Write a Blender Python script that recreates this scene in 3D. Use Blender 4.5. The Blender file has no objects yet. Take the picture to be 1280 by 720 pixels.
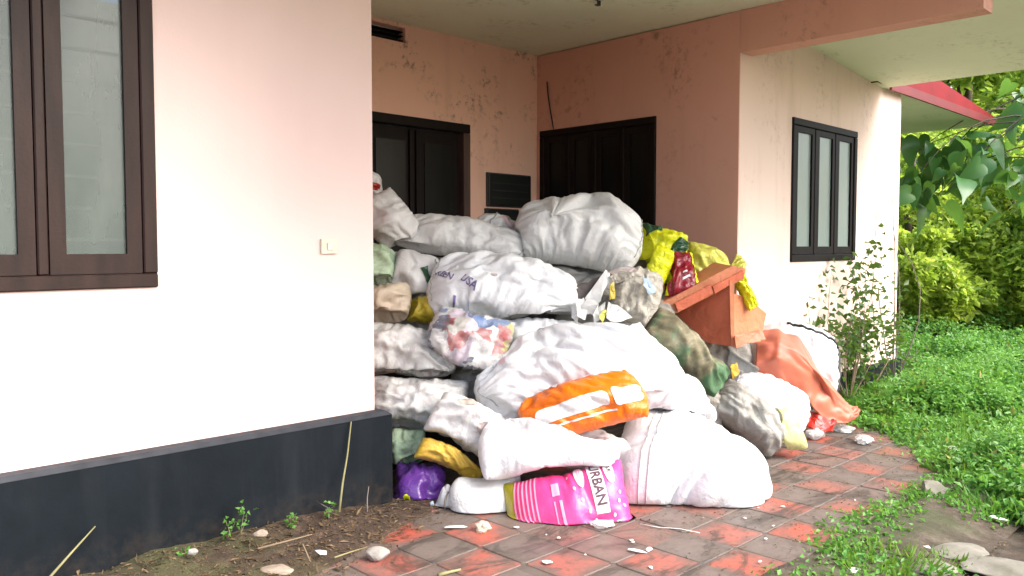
import bpy, bmesh, math, random
import numpy as np
from mathutils import Vector

scene = bpy.context.scene
COL = scene.collection
R = math.radians

# ------------------------------------------------------------------ camera
EYE = 1.6
FPX = 1030.0                       # focal length in pixels of a 1280 wide frame
PITCH = math.atan(52 / FPX)
cam_d = bpy.data.cameras.new('camera')
cam = bpy.data.objects.new('camera', cam_d)
COL.objects.link(cam)
cam.location = (0, 0, EYE)
cam.rotation_euler = (R(90) - PITCH, 0, R(-45))
cam_d.sensor_width = 36
cam_d.lens = 36 * FPX / 1280
cam_d.clip_start = 0.05
cam_d.clip_end = 1500
scene.camera = cam

# ------------------------------------------------------------------ sky, sun, exposure
SUN_EL, SUN_AZ = R(45), math.atan2(0.35, -1.0)      # azimuth measured from +Y towards +X
world = bpy.data.worlds.new('World')
scene.world = world
world.use_nodes = True
nt = world.node_tree
bg = nt.nodes['Background']
sky = nt.nodes.new('ShaderNodeTexSky')
sky.sky_type = 'NISHITA'
sky.sun_disc = False
sky.sun_elevation = SUN_EL
sky.sun_rotation = SUN_AZ
sky.air_density = 1.0
sky.dust_density = 4.0
sky.ozone_density = 0.8
nt.links.new(sky.outputs['Color'], bg.inputs['Color'])
bg.inputs['Strength'].default_value = 0.15
sun_d = bpy.data.lights.new('sun', 'SUN')
sun_d.energy = 1.5
sun_d.angle = R(40)
sun_d.color = (1.0, 0.975, 0.945)
sun = bpy.data.objects.new('sun', sun_d)
COL.objects.link(sun)
sd = Vector((math.sin(SUN_AZ) * math.cos(SUN_EL), math.cos(SUN_AZ) * math.cos(SUN_EL), math.sin(SUN_EL)))
sun.rotation_euler = sd.to_track_quat('Z', 'Y').to_euler()
sun.location = (0, 0, 30)
scene.view_settings.view_transform = 'Standard'
scene.view_settings.look = 'None'
scene.view_settings.gamma = 1.0
scene.view_settings.use_curve_mapping = False
scene.view_settings.exposure = 1.82

# ------------------------------------------------------------------ helpers
rng = np.random.default_rng(7)
random.seed(7)
S2 = math.sqrt(0.5)
RIGHT = np.array([S2, -S2, 0.0])
FWD = np.array([S2, S2, 0.0])
UP = np.array([0, 0, 1.0])
cF = FWD * math.cos(PITCH) - UP * math.sin(PITCH)
cU = UP * math.cos(PITCH) + FWD * math.sin(PITCH)
CAMP = np.array([0, 0, EYE])


def at(u, v, f):
    d = cF + RIGHT * (u - 640) / FPX + cU * (360 - v) / FPX
    return CAMP + d * (f / d.dot(FWD))


def project(p):
    q = np.asarray(p) - CAMP
    z = q @ cF
    return 640 + FPX * (q @ RIGHT) / z, 360 - FPX * (q @ cU) / z


def tag(o, label=None, cat=None, group=None, kind=None):
    if label: o['label'] = label
    if cat: o['category'] = cat
    if group: o['group'] = group
    if kind: o['kind'] = kind
    return o


def link(o, parent=None):
    COL.objects.link(o)
    if parent is not None: o.parent = parent
    return o


def empty(name, loc=(0, 0, 0)):
    o = bpy.data.objects.new(name, None)
    o.location = loc
    o.empty_display_size = 0.1
    return link(o)


def mesh_obj(name, verts, faces, mat=None, parent=None, smooth=False, loc=None):
    me = bpy.data.meshes.new(name)
    if loc is not None:
        verts = np.asarray(verts, float) - np.asarray(loc, float)
    me.from_pydata([tuple(v) for v in verts], [], [tuple(f) for f in faces])
    me.update()
    if smooth: me.polygons.foreach_set('use_smooth', [True] * len(me.polygons))
    if mat: me.materials.append(mat)
    o = bpy.data.objects.new(name, me)
    if loc is not None: o.location = tuple(float(x) for x in loc)
    return link(o, parent)


def box_data(x0, x1, y0, y1, z0, z1):
    v = [(x, y, z) for x in (x0, x1) for y in (y0, y1) for z in (z0, z1)]
    f = [(0, 1, 3, 2), (4, 6, 7, 5), (0, 4, 5, 1), (2, 3, 7, 6), (0, 2, 6, 4), (1, 5, 7, 3)]
    return v, f


def box(name, x0, x1, y0, y1, z0, z1, mat, parent=None, bevel=0.0):
    v, f = box_data(x0, x1, y0, y1, z0, z1)
    o = mesh_obj(name, v, f, mat, parent)
    if bevel: add_bevel(o, bevel)
    return o


def add_bevel(o, w, seg=2):
    m = o.modifiers.new('bevel', 'BEVEL')
    m.width = w; m.segments = seg; m.limit_method = 'ANGLE'
    return m


class MB:
    def __init__(s): s.v, s.f = [], []
    def add(s, v, f):
        n = len(s.v); s.v += [tuple(p) for p in v]; s.f += [tuple(i + n for i in q) for q in f]
    def box(s, *a): s.add(*box_data(*a))
    def tube(s, pts, radii, n=6):
        pts = [Vector(p) for p in pts]
        rings = []
        for i, p in enumerate(pts):
            t = (pts[min(i + 1, len(pts) - 1)] - pts[max(i - 1, 0)]).normalized()
            a = t.orthogonal().normalized(); b = t.cross(a)
            r = radii[i] if hasattr(radii, '__len__') else radii
            rings.append([p + (a * math.cos(2 * math.pi * k / n) + b * math.sin(2 * math.pi * k / n)) * r for k in range(n)])
        v = [q for rg in rings for q in rg]
        f = []
        for i in range(len(rings) - 1):
            for k in range(n):
                f.append((i * n + k, i * n + (k + 1) % n, (i + 1) * n + (k + 1) % n, (i + 1) * n + k))
        f.append(tuple(range(n - 1, -1, -1)))
        f.append(tuple((len(rings) - 1) * n + k for k in range(n)))
        s.add(v, f)
    def build(s, name, mat, parent=None, smooth=False, loc=None):
        return mesh_obj(name, s.v, s.f, mat, parent, smooth, loc)


# ------------------------------------------------------------------ materials
def new_mat(name):
    m = bpy.data.materials.new(name)
    m.use_nodes = True
    return m, m.node_tree, m.node_tree.nodes['Principled BSDF']


def N(t, typ, **kw):
    n = t.nodes.new(typ)
    for k, v in kw.items():
        if k in n.inputs.keys(): n.inputs[k].default_value = v
        else: setattr(n, k, v)
    return n


def ramp(t, fac, stops):
    r = t.nodes.new('ShaderNodeValToRGB')
    cr = r.color_ramp
    while len(cr.elements) < len(stops): cr.elements.new(0.5)
    for e, (p, c) in zip(cr.elements, stops):
        e.position = p
        e.color = (*c, 1) if hasattr(c, '__len__') else (c, c, c, 1)
    t.links.new(fac, r.inputs['Fac'])
    return r.outputs['Color']


def mixc(t, fac, a, b, blend='MIX'):
    m = t.nodes.new('ShaderNodeMix')
    m.data_type = 'RGBA'; m.blend_type = blend
    for sock, val in ((m.inputs['Factor'], fac), (m.inputs[6], a), (m.inputs[7], b)):
        if hasattr(val, 'links') or isinstance(val, bpy.types.NodeSocket): t.links.new(val, sock)
        elif hasattr(val, '__len__'): sock.default_value = (*val, 1) if len(val) == 3 else val
        else: sock.default_value = val
    return m.outputs[2]


def pos(t, kind='world'):
    if kind == 'world': return t.nodes.new('ShaderNodeNewGeometry').outputs['Position']
    c = t.nodes.new('ShaderNodeTexCoord')
    return c.outputs['Object'] if kind == 'object' else c.outputs['UV']


def noise(t, vec, scale, detail=5, rough=0.55, stretch=None, dist=0.0):
    if stretch:
        mp = t.nodes.new('ShaderNodeMapping'); mp.inputs['Scale'].default_value = stretch
        t.links.new(vec, mp.inputs['Vector']); vec = mp.outputs['Vector']
    n = N(t, 'ShaderNodeTexNoise', Scale=scale, Detail=detail, Roughness=rough, Distortion=dist)
    t.links.new(vec, n.inputs['Vector'])
    return n.outputs['Fac']


def math_n(t, op, a, b=None):
    m = t.nodes.new('ShaderNodeMath'); m.operation = op
    for i, val in enumerate((a, b)):
        if val is None: continue
        if isinstance(val, bpy.types.NodeSocket): t.links.new(val, m.inputs[i])
        else: m.inputs[i].default_value = val
    return m.outputs[0]


def bump(t, bsdf, h, strength=0.3, dist=0.01):
    b = N(t, 'ShaderNodeBump', Strength=strength, Distance=dist)
    t.links.new(h, b.inputs['Height'])
    t.links.new(b.outputs['Normal'], bsdf.inputs['Normal'])


def simple(name, c1, c2=None, scale=8, rough=0.6, bmp=0.0, spec=0.5, kind='world', stretch=None, metallic=0):
    m, t, b = new_mat(name)
    b.inputs['Roughness'].default_value = rough
    b.inputs['Metallic'].default_value = metallic
    b.inputs['Specular IOR Level'].default_value = spec
    if c2 is None: c2 = tuple(x * 0.8 for x in c1)
    n = noise(t, pos(t, kind), scale, stretch=stretch)
    t.links.new(ramp(t, n, [(0.3, c2), (0.7, c1)]), b.inputs['Base Color'])
    if bmp: bump(t, b, noise(t, pos(t, kind), scale * 4), bmp)
    return m


def wall_mat(name, base, mould=0.0, streak=0.0):
    m, t, b = new_mat(name)
    b.inputs['Roughness'].default_value = 0.8
    b.inputs['Specular IOR Level'].default_value = 0.25
    p = pos(t)
    big = noise(t, p, 1.3, 4, 0.5)
    c = mixc(t, ramp(t, big, [(0.35, 0.0), (0.7, 0.35)]), base, tuple(x * 0.86 for x in base))
    if streak:
        st = noise(t, p, 5, 4, 0.6, stretch=(1, 1, 0.12))
        c = mixc(t, ramp(t, st, [(0.52, 0.0), (0.75, streak)]), c, (base[0] * 0.62, base[1] * 0.56, base[2] * 0.5))
    if mould:
        a = noise(t, p, 1.9, 3, 0.5)
        f = noise(t, p, 13, 6, 0.75)
        k = math_n(t, 'MULTIPLY', ramp(t, a, [(0.48, 0.0), (0.64, 1.0)]), ramp(t, f, [(0.52, 0.0), (0.70, mould)]))
        sx = N(t, 'ShaderNodeSeparateXYZ'); t.links.new(p, sx.inputs[0])
        hi = N(t, 'ShaderNodeMapRange'); t.links.new(sx.outputs['Z'], hi.inputs['Value'])
        hi.inputs['From Min'].default_value = 1.6; hi.inputs['From Max'].default_value = 2.6
        k = math_n(t, 'MULTIPLY', k, hi.outputs[0])
        c = mixc(t, k, c, (0.05, 0.04, 0.03))
    sp = noise(t, p, 26, 7, 0.8)
    c = mixc(t, ramp(t, sp, [(0.66, 0.0), (0.74, 0.30)]), c, tuple(x * 0.55 for x in base))
    zz = N(t, 'ShaderNodeSeparateXYZ'); t.links.new(p, zz.inputs[0])
    lo = N(t, 'ShaderNodeMapRange'); t.links.new(zz.outputs['Z'], lo.inputs['Value'])
    lo.inputs['From Min'].default_value = 0.95; lo.inputs['From Max'].default_value = 0.55
    spl = math_n(t, 'MULTIPLY', lo.outputs[0], ramp(t, noise(t, p, 9, 6, 0.7), [(0.5, 0.0), (0.7, 0.55)]))
    c = mixc(t, spl, c, (0.34, 0.27, 0.22))
    t.links.new(c, b.inputs['Base Color'])
    bh = math_n(t, 'ADD', noise(t, p, 60, 4), math_n(t, 'MULTIPLY', noise(t, p, 3.0, 3), 2.5))
    bump(t, b, bh, 0.14, 0.006)
    return m


M = {}
M['wall'] = wall_mat('peach_paint', (0.81, 0.615, 0.57), 0.0, 0.05)
M['wall_in'] = wall_mat('peach_paint_mouldy', (0.85, 0.53, 0.405), 1.0, 0.25)  # house paint with mould; warm bounce light is put into the colour
M['wall_side'] = wall_mat('shaded_peach_paint', (0.69, 0.375, 0.295), 0.6, 0.15)  # same house paint, porch shade put into a darker colour
M['wall_end'] = wall_mat('pale_peach_paint', (0.82, 0.64, 0.56), 0.35, 0.35)
M['cream'] = wall_mat('cream_soffit_paint', (0.80, 0.86, 0.68), 0.45, 0.10)
def plinth_mat():
    m, t, b = new_mat('blue_black_plinth_paint')
    p = pos(t)
    b.inputs['Roughness'].default_value = 0.6; b.inputs['Specular IOR Level'].default_value = 0.12
    c = ramp(t, noise(t, p, 3, 6, 0.65), [(0.3, (0.0040, 0.0066, 0.0092)), (0.7, (0.0075, 0.0115, 0.0160))])
    st = noise(t, p, 7, 5, 0.6, stretch=(1, 1, 0.1))
    c = mixc(t, ramp(t, st, [(0.5, 0.0), (0.75, 0.25)]), c, (0.03, 0.034, 0.038))
    sc = noise(t, p, 45, 5, 0.8)
    c = mixc(t, ramp(t, sc, [(0.69, 0.0), (0.75, 0.5)]), c, (0.06, 0.062, 0.062))
    zz = N(t, 'ShaderNodeSeparateXYZ'); t.links.new(p, zz.inputs[0])
    lo = N(t, 'ShaderNodeMapRange'); t.links.new(zz.outputs['Z'], lo.inputs['Value'])
    lo.inputs['From Min'].default_value = 0.26; lo.inputs['From Max'].default_value = 0.04
    spl = math_n(t, 'MULTIPLY', lo.outputs[0], ramp(t, noise(t, p, 11, 6, 0.75), [(0.42, 0.0), (0.68, 0.6)]))
    c = mixc(t, spl, c, (0.05, 0.036, 0.026))
    t.links.new(c, b.inputs['Base Color'])
    bump(t, b, noise(t, p, 30, 5), 0.2, 0.006)
    return m


M['plinth_plain'] = simple('blue_black_plinth_paint', (0.0065, 0.0105, 0.0150), (0.0042, 0.0068, 0.0095), 3, 0.6, 0.1, spec=0.12)
M['plinth'] = plinth_mat()
M['ledge'] = simple('pale_plinth_ledge', (0.045, 0.05, 0.06), (0.025, 0.028, 0.034), 9, 0.7, 0.1, spec=0.2)  # ledge set lighter than the plinth below it
M['red_roof'] = simple('red_oxide_paint', (0.20, 0.006, 0.010), (0.15, 0.006, 0.008), 4, 0.6, spec=0.2)
M['red_edge'] = simple('dull_red_edge_paint', (0.16, 0.007, 0.009), (0.11, 0.006, 0.007), 4, 0.55)
M['brown'] = simple('brown_beam_paint', (0.14, 0.06, 0.04), None, 5, 0.6)
M['wood'] = simple('dark_brown_wood', (0.036, 0.018, 0.0145), (0.017, 0.009, 0.0075), 14, 0.5, 0.1, spec=0.25, stretch=(1, 1, 0.15))
M['wood_dark'] = simple('blackened_wood', (0.011, 0.007, 0.006), (0.006, 0.004, 0.0035), 14, 0.55, 0.05, spec=0.15, stretch=(1, 1, 0.15))


def glass_mat(name, base, rough, dirt, alpha=0.82, spec=0.6):
    m, t, b = new_mat(name)
    p = pos(t)
    n = noise(t, p, 3, 5, 0.6, stretch=(1, 1, 0.3))
    c = mixc(t, ramp(t, n, [(0.4, 0.0), (0.75, dirt)]), base, (0.42, 0.45, 0.42))
    t.links.new(c, b.inputs['Base Color'])
    b.inputs['Roughness'].default_value = rough
    b.inputs['Specular IOR Level'].default_value = spec
    b.inputs['Alpha'].default_value = alpha
    return m


M['glass_a'] = glass_mat('dusty_frosted_glass', (0.075, 0.105, 0.096), 0.3, 0.22, 0.66)
M['glass_d'] = glass_mat('dusty_reflection_glass', (0.24, 0.31, 0.29), 0.25, 0.3)  # pale base colour carries the reflected sky and trees
M['glass_b'] = glass_mat('dark_room_glass', (0.006, 0.007, 0.006), 0.3, 0.012, 1.0, 0.18)  # opaque near-black pane: the unlit room behind is put into the colour
M['iron'] = simple('painted_grille_iron', (0.55, 0.58, 0.54), None, 20, 0.5)
M['room'] = simple('unlit_room_plaster', (0.30, 0.33, 0.30), None, 2, 0.9)
M['grey_enamel'] = simple('dark_grey_enamel', (0.035, 0.036, 0.035), None, 20, 0.6)  # dark grey of the wall panel boxes and slots
M['black_panel'] = simple('black_panel', (0.012, 0.014, 0.013), None, 20, 0.35)
M['ivory'] = simple('ivory_plastic', (0.75, 0.70, 0.55), None, 20, 0.4)
M['whitepaint'] = simple('white_enamel', (0.75, 0.75, 0.68), None, 20, 0.4)

# pavers: colour, grime and worn patches all sit in world space
def paver_mat(name, c1, c2, dirt=0.75):
    m, t, b = new_mat(name)
    p = pos(t)
    info = N(t, 'ShaderNodeObjectInfo')
    c = mixc(t, noise(t, p, 9, 5), c1, c2)
    c = mixc(t, math_n(t, 'MULTIPLY', math_n(t, 'POWER', info.outputs['Random'], 1.6), 0.75), c, (0.17, 0.115, 0.095))
    g = noise(t, p, 2.1, 7, 0.68, dist=0.6)
    c = mixc(t, ramp(t, g, [(0.36, 0.05), (0.48, 0.40), (0.60, dirt)]), c, (0.135, 0.105, 0.09))
    w = noise(t, p, 17, 6, 0.7)
    c = mixc(t, ramp(t, w, [(0.54, 0.0), (0.68, 0.75)]), c, (0.085, 0.066, 0.052))
    w2 = noise(t, p, 4.5, 7, 0.75, dist=1.0)
    c = mixc(t, ramp(t, w2, [(0.54, 0.0), (0.66, 0.8)]), c, (0.055, 0.045, 0.038))
    ob = N(t, 'ShaderNodeSeparateXYZ'); t.links.new(pos(t, 'object'), ob.inputs[0])
    ed = math_n(t, 'MAXIMUM', math_n(t, 'ABSOLUTE', ob.outputs[0]), math_n(t, 'ABSOLUTE', ob.outputs[1]))
    ed = math_n(t, 'ADD', ed, math_n(t, 'MULTIPLY', math_n(t, 'SUBTRACT', noise(t, p, 7, 6, 0.7), 0.5), 0.30))
    c = mixc(t, ramp(t, math_n(t, 'MULTIPLY', ed, 6.25), [(0.55, 0.0), (1.02, 0.8)]), c, (0.105, 0.082, 0.069))
    mud = noise(t, p, 1.1, 8, 0.72, stretch=(1.0, 2.2, 1), dist=1.2)
    c = mixc(t, ramp(t, mud, [(0.53, 0.0), (0.60, 0.8)]), c, (0.042, 0.033, 0.027))
    t.links.new(c, b.inputs['Base Color'])
    t.links.new(ramp(t, g, [(0.4, 0.42), (0.65, 0.8)]), b.inputs['Roughness'])
    bump(t, b, noise(t, p, 50, 5), 0.25, 0.004)
    return m


M['paver_red'] = paver_mat('red_cement_tile', (0.50, 0.065, 0.03), (0.38, 0.07, 0.042), 0.80)
M['paver_grey'] = paver_mat('grey_cement_tile', (0.145, 0.122, 0.108), (0.11, 0.092, 0.083))
M['joint'] = simple('dirty_joint_mortar', (0.115, 0.09, 0.076), (0.075, 0.06, 0.05), 7, 0.95, 0.3)


def soil_mat():
    m, t, b = new_mat('damp_soil')
    p = pos(t)
    c = ramp(t, noise(t, p, 6, 8, 0.7), [(0.28, (0.022, 0.016, 0.010)), (0.5, (0.07, 0.052, 0.036)), (0.72, (0.17, 0.14, 0.11))])
    g = noise(t, p, 1.4, 5, 0.6)
    c = mixc(t, ramp(t, g, [(0.45, 0.0), (0.6, 0.65)]), c, (0.05, 0.066, 0.022))
    t.links.new(c, b.inputs['Base Color'])
    b.inputs['Roughness'].default_value = 0.95
    bump(t, b, noise(t, p, 40, 6, 0.7), 0.6, 0.02)
    return m


M['soil'] = soil_mat()


def bank_mat():
    m, t, b = new_mat('dark_leaf_litter_soil')
    p = pos(t)
    c = ramp(t, noise(t, p, 14, 8, 0.75), [(0.3, (0.022, 0.014, 0.009)), (0.55, (0.065, 0.04, 0.025)), (0.75, (0.16, 0.11, 0.075))])
    sx = N(t, 'ShaderNodeSeparateXYZ'); t.links.new(p, sx.inputs[0])
    g = noise(t, p, 5, 5, 0.6)
    gx = N(t, 'ShaderNodeMapRange'); t.links.new(sx.outputs['X'], gx.inputs['Value'])
    gx.inputs['From Min'].default_value = 2.35; gx.inputs['From Max'].default_value = 1.8
    k = math_n(t, 'MULTIPLY', gx.outputs[0], ramp(t, g, [(0.35, 0.0), (0.6, 0.9)]))
    c = mixc(t, k, c, (0.065, 0.07, 0.025))
    t.links.new(c, b.inputs['Base Color'])
    b.inputs['Roughness'].default_value = 0.95
    bump(t, b, noise(t, p, 60, 6, 0.7), 0.7, 0.02)
    return m


M['bank'] = bank_mat()
M['stone'] = simple('grey_rubble_stone', (0.40, 0.38, 0.35), (0.24, 0.225, 0.20), 9, 0.85, 0.5)
M['stone_tan'] = simple('tan_rubble_stone', (0.34, 0.28, 0.22), (0.2, 0.16, 0.12), 9, 0.85, 0.5)
M['flagstone'] = simple('weathered_flagstone', (0.25, 0.235, 0.20), (0.11, 0.105, 0.075), 6, 0.9, 0.5)
M['paper'] = simple('white_scrap', (0.78, 0.78, 0.76), (0.6, 0.59, 0.56), 20, 0.6)
M['twig'] = simple('dry_twig', (0.22, 0.16, 0.10), None, 20, 0.8)
M['twig_grey'] = simple('grey_dead_twig', (0.19, 0.16, 0.14), None, 20, 0.85)
M['stem_green'] = simple('dry_yellow_stem', (0.26, 0.24, 0.11), None, 20, 0.7)
M['bark'] = simple('tree_bark', (0.10, 0.075, 0.05), (0.05, 0.038, 0.026), 10, 0.9, 0.5, stretch=(1, 1, 0.3))


def leaf_mat(name, c1, c2, trans=0.4, rough=0.45, scale=2.0):
    m, t, b = new_mat(name)
    p = pos(t)
    geo = t.nodes.new('ShaderNodeNewGeometry')
    c = mixc(t, geo.outputs['Random Per Island'], c1, c2)
    c = mixc(t, ramp(t, noise(t, p, scale, 3), [(0.35, 0.0), (0.7, 0.5)]), c, tuple(min(1, x * y) for x, y in zip(c2, (1.25, 1.1, 0.8))))
    t.links.new(c, b.inputs['Base Color'])
    b.inputs['Roughness'].default_value = rough
    b.inputs['Specular IOR Level'].default_value = 0.4
    tr = N(t, 'ShaderNodeBsdfTranslucent')
    t.links.new(mixc(t, 0.5, c, (0.22, 0.36, 0.02), 'ADD'), tr.inputs['Color'])
    mx = N(t, 'ShaderNodeMixShader', Fac=trans)
    t.links.new(b.outputs[0], mx.inputs[1]); t.links.new(tr.outputs[0], mx.inputs[2])
    t.links.new(mx.outputs[0], t.nodes['Material Output'].inputs['Surface'])
    return m


M['weed'] = leaf_mat('weed_leaf', (0.04, 0.16, 0.025), (0.13, 0.33, 0.065), 0.38, scale=1.1)
M['tuft'] = leaf_mat('grass_blade', (0.07, 0.17, 0.02), (0.13, 0.25, 0.04), 0.35)
M['shrub'] = leaf_mat('shrub_leaf', (0.03, 0.075, 0.018), (0.06, 0.13, 0.03), 0.3)
M['bigleaf'] = leaf_mat('broad_glossy_leaf', (0.035, 0.12, 0.03), (0.07, 0.18, 0.045), 0.38, 0.35)
M['bush'] = leaf_mat('sunny_bush_leaf', (0.12, 0.25, 0.02), (0.44, 0.54, 0.10), 0.5)  # sun brightness is put into the leaf colour
M['bush_dark'] = leaf_mat('deep_green_leaf', (0.11, 0.22, 0.025), (0.34, 0.45, 0.08), 0.55)

# ------------------------------------------------------------------ the house
XA, YA = 2.99, 4.20        # end of the front wall, its plane
XC, YB, YD, XD = 6.49, 6.10, 3.70, 10.2
ZC = 3.63                  # ceiling
PL = 0.585                 # plinth height


def wall_with_holes(name, axis, plane, back, a0, a1, z0, z1, holes, mat, parent=None):
    """axis 'x': wall in plane Y=plane running along X; axis 'y': plane X=plane running along Y."""
    us = sorted({a0, a1, *[h[0] for h in holes], *[h[1] for h in holes]})
    zs = sorted({z0, z1, *[h[2] for h in holes], *[h[3] for h in holes]})
    def P3(a, d, z): return (a, d, z) if axis == 'x' else (d, a, z)
    idx, v, f = {}, [], []
    def vi(a, d, z):
        k = (round(a, 5), round(d, 5), round(z, 5))
        if k not in idx: idx[k] = len(v); v.append(P3(a, d, z))
        return idx[k]
    def solid(i, j):
        if i < 0 or j < 0 or i >= len(us) - 1 or j >= len(zs) - 1: return False
        c, z = (us[i] + us[i + 1]) / 2, (zs[j] + zs[j + 1]) / 2
        return not any(h[0] < c < h[1] and h[2] < z < h[3] for h in holes)
    for i in range(len(us) - 1):
        for j in range(len(zs) - 1):
            if not solid(i, j): continue
            A, B, C, D = us[i], us[i + 1], zs[j], zs[j + 1]
            for d, flip in ((plane, False), (back, True)):
                q = [vi(A, d, C), vi(B, d, C), vi(B, d, D), vi(A, d, D)]
                f.append(q[::-1] if flip else q)
            if not solid(i - 1, j): f.append([vi(A, plane, C), vi(A, plane, D), vi(A, back, D), vi(A, back, C)])
            if not solid(i + 1, j): f.append([vi(B, plane, D), vi(B, plane, C), vi(B, back, C), vi(B, back, D)])
            if not solid(i, j - 1): f.append([vi(B, plane, C), vi(A, plane, C), vi(A, back, C), vi(B, back, C)])
            if not solid(i, j + 1): f.append([vi(A, plane, D), vi(B, plane, D), vi(B, back, D), vi(A, back, D)])
    return mesh_obj(name, v, f, mat, parent)


WA = (0.16, 1.672, 1.395, 3.04)      # left window opening
WCo = (4.56, 6.05, 1.44, 2.825)      # porch side window
WD = (7.46, 8.94, 1.45, 2.83)        # end wall window
DB = (4.20, 5.51, 0.50, 2.80)        # porch door

house = tag(empty('house', (XA, YA, 0)), 'peach painted house with dark plinth around a recessed porch', 'house')


def hp(o):          # parent keeping world coordinates
    o.parent = house
    o.matrix_parent_inverse.identity()
    o.location = Vector(o.location) - Vector(house.location)
    return o


hp(wall_with_holes('front_wall', 'x', YA, YA + 0.22, -5.0, XA, PL - 0.02, 3.70, [WA], M['wall']))
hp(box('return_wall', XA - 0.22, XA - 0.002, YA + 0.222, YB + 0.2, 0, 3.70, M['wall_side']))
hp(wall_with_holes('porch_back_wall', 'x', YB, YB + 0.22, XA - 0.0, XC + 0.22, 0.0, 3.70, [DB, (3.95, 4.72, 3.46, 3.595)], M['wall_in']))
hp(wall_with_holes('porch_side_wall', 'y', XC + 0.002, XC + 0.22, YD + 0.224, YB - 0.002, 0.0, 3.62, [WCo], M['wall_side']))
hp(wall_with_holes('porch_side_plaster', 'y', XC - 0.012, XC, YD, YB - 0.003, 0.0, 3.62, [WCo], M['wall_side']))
hp(wall_with_holes('end_wall', 'x', YD, YD + 0.22, XC + 0.001, XD, 0.22, 3.72, [WD], M['wall_end']))
hp(box('far_side_wall', XD - 0.22, XD, YD + 0.222, YB + 6.0, 0.0, 3.72, M['wall_end']))
pl = box('plinth', -5.0, XA + 0.06, YA - 0.10, YA + 0.2, -0.1, PL - 0.024, M['plinth']); hp(pl)
m_ = MB()
m_.add([(-5, YA - 0.10, PL - 0.022), (XA + 0.06, YA - 0.10, PL - 0.022), (XA + 0.06, YA + 0.2, PL - 0.022), (-5, YA + 0.2, PL - 0.022),
        (-5, YA - 0.075, PL), (XA + 0.035, YA - 0.075, PL), (XA + 0.035, YA + 0.2, PL), (-5, YA + 0.2, PL)],
       [(0, 1, 5, 4), (1, 2, 6, 5), (4, 5, 6, 7), (3, 0, 4, 7), (2, 3, 7, 6)])
hp(m_.build('plinth_ledge', M['ledge']))
hp(box('end_wall_plinth', XC - 0.005, XD + 0.05, YD - 0.05, YD + 0.2, -0.1, 0.26, M['plinth']))
hp(box('porch_plinth', XA - 0.2, XC + 0.1, 4.75, YB + 0.1, -0.1, 0.44, M['plinth']))
# ceiling and roofs
hp(box('porch_ceiling', XA - 0.7, XC + 0.12, 0.95, YB + 0.3, ZC, ZC + 0.16, M['cream']))
hp(box('front_eave', -5.0, XA - 0.702, 2.7, YB + 6, ZC + 0.004, ZC + 0.16, M['cream']))  # unseen eave, deepened to shade the top of the front wall
hp(box('porch_beam', XC - 0.012, XC + 0.20, 1.81, YD - 0.002, 3.27, ZC - 0.002, M['wall_side']))
v, f = box_data(0, 1, 0, 1, 0, 1)
def slab(x0, z0, x1, z1, y0, y1, th):
    return [(x, y, (z0 if x == x0 else z1) + dz) for x in (x0, x1) for y in (y0, y1) for dz in (0, th)]
hp(mesh_obj('sloping_soffit', slab(XC + 0.121, 3.648, 9.62, 3.385, 1.05, YD + 0.0, 0.13), f, M['cream']))
hp(mesh_obj('sloping_roof', slab(XC + 0.121, 3.652, 9.62, 3.389, YD + 0.002, YB + 6, 0.13), f, M['cream']))
# red edged slab running on past the end wall
yr = YD - 0.07
rv = [(9.3, yr, 3.40), (13.8, yr, 3.40), (13.8, yr, 3.49), (9.3, yr, 3.87), (9.3, YB + 3, 3.40), (13.8, YB + 3, 3.40), (13.8, YB + 3, 3.49), (9.3, YB + 3, 3.87)]
rd = mesh_obj('red_roof_slab', rv, [(3, 2, 6, 7), (1, 5, 6, 2), (4, 7, 6, 5), (0, 3, 7, 4), (0, 1, 2, 3)], M['red_roof']); hp(rd)
hp(mesh_obj('eave_soffit', [(9.3, yr + .002, 3.397), (13.8, yr + .002, 3.397), (13.8, YB + 3, 3.397), (9.3, YB + 3, 3.397)], [(0, 3, 2, 1)], M['cream']))
hp(box('red_eave_edge', 9.64, 13.83, yr - 0.03, yr - 0.002, 3.36, 3.465, M['red_edge']))
hp(box('brown_eave_beam', 10.3, 13.7, 6.2, 6.4, 3.15, 3.39, M['brown']))
# rooms behind the panes
hp(box('room_wall', -5, XA - 0.23, YA + 3.0, YA + 3.1, 0, 3.6, M['room']))
hp(box('room_wall', XA, XC + 0.2, YB + 3.0, YB + 3.1, 0, 3.6, M['room']))
hp(box('room_floor', XC + 0.23, XD - 0.23, YD + 0.23, YB + 3.0, 0.3, 0.45, M['room']))
hp(box('room_wall', XC + 0.23, XD - 0.23, YD + 3.0, YD + 3.1, 0.45, 3.6, M['room']))


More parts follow.
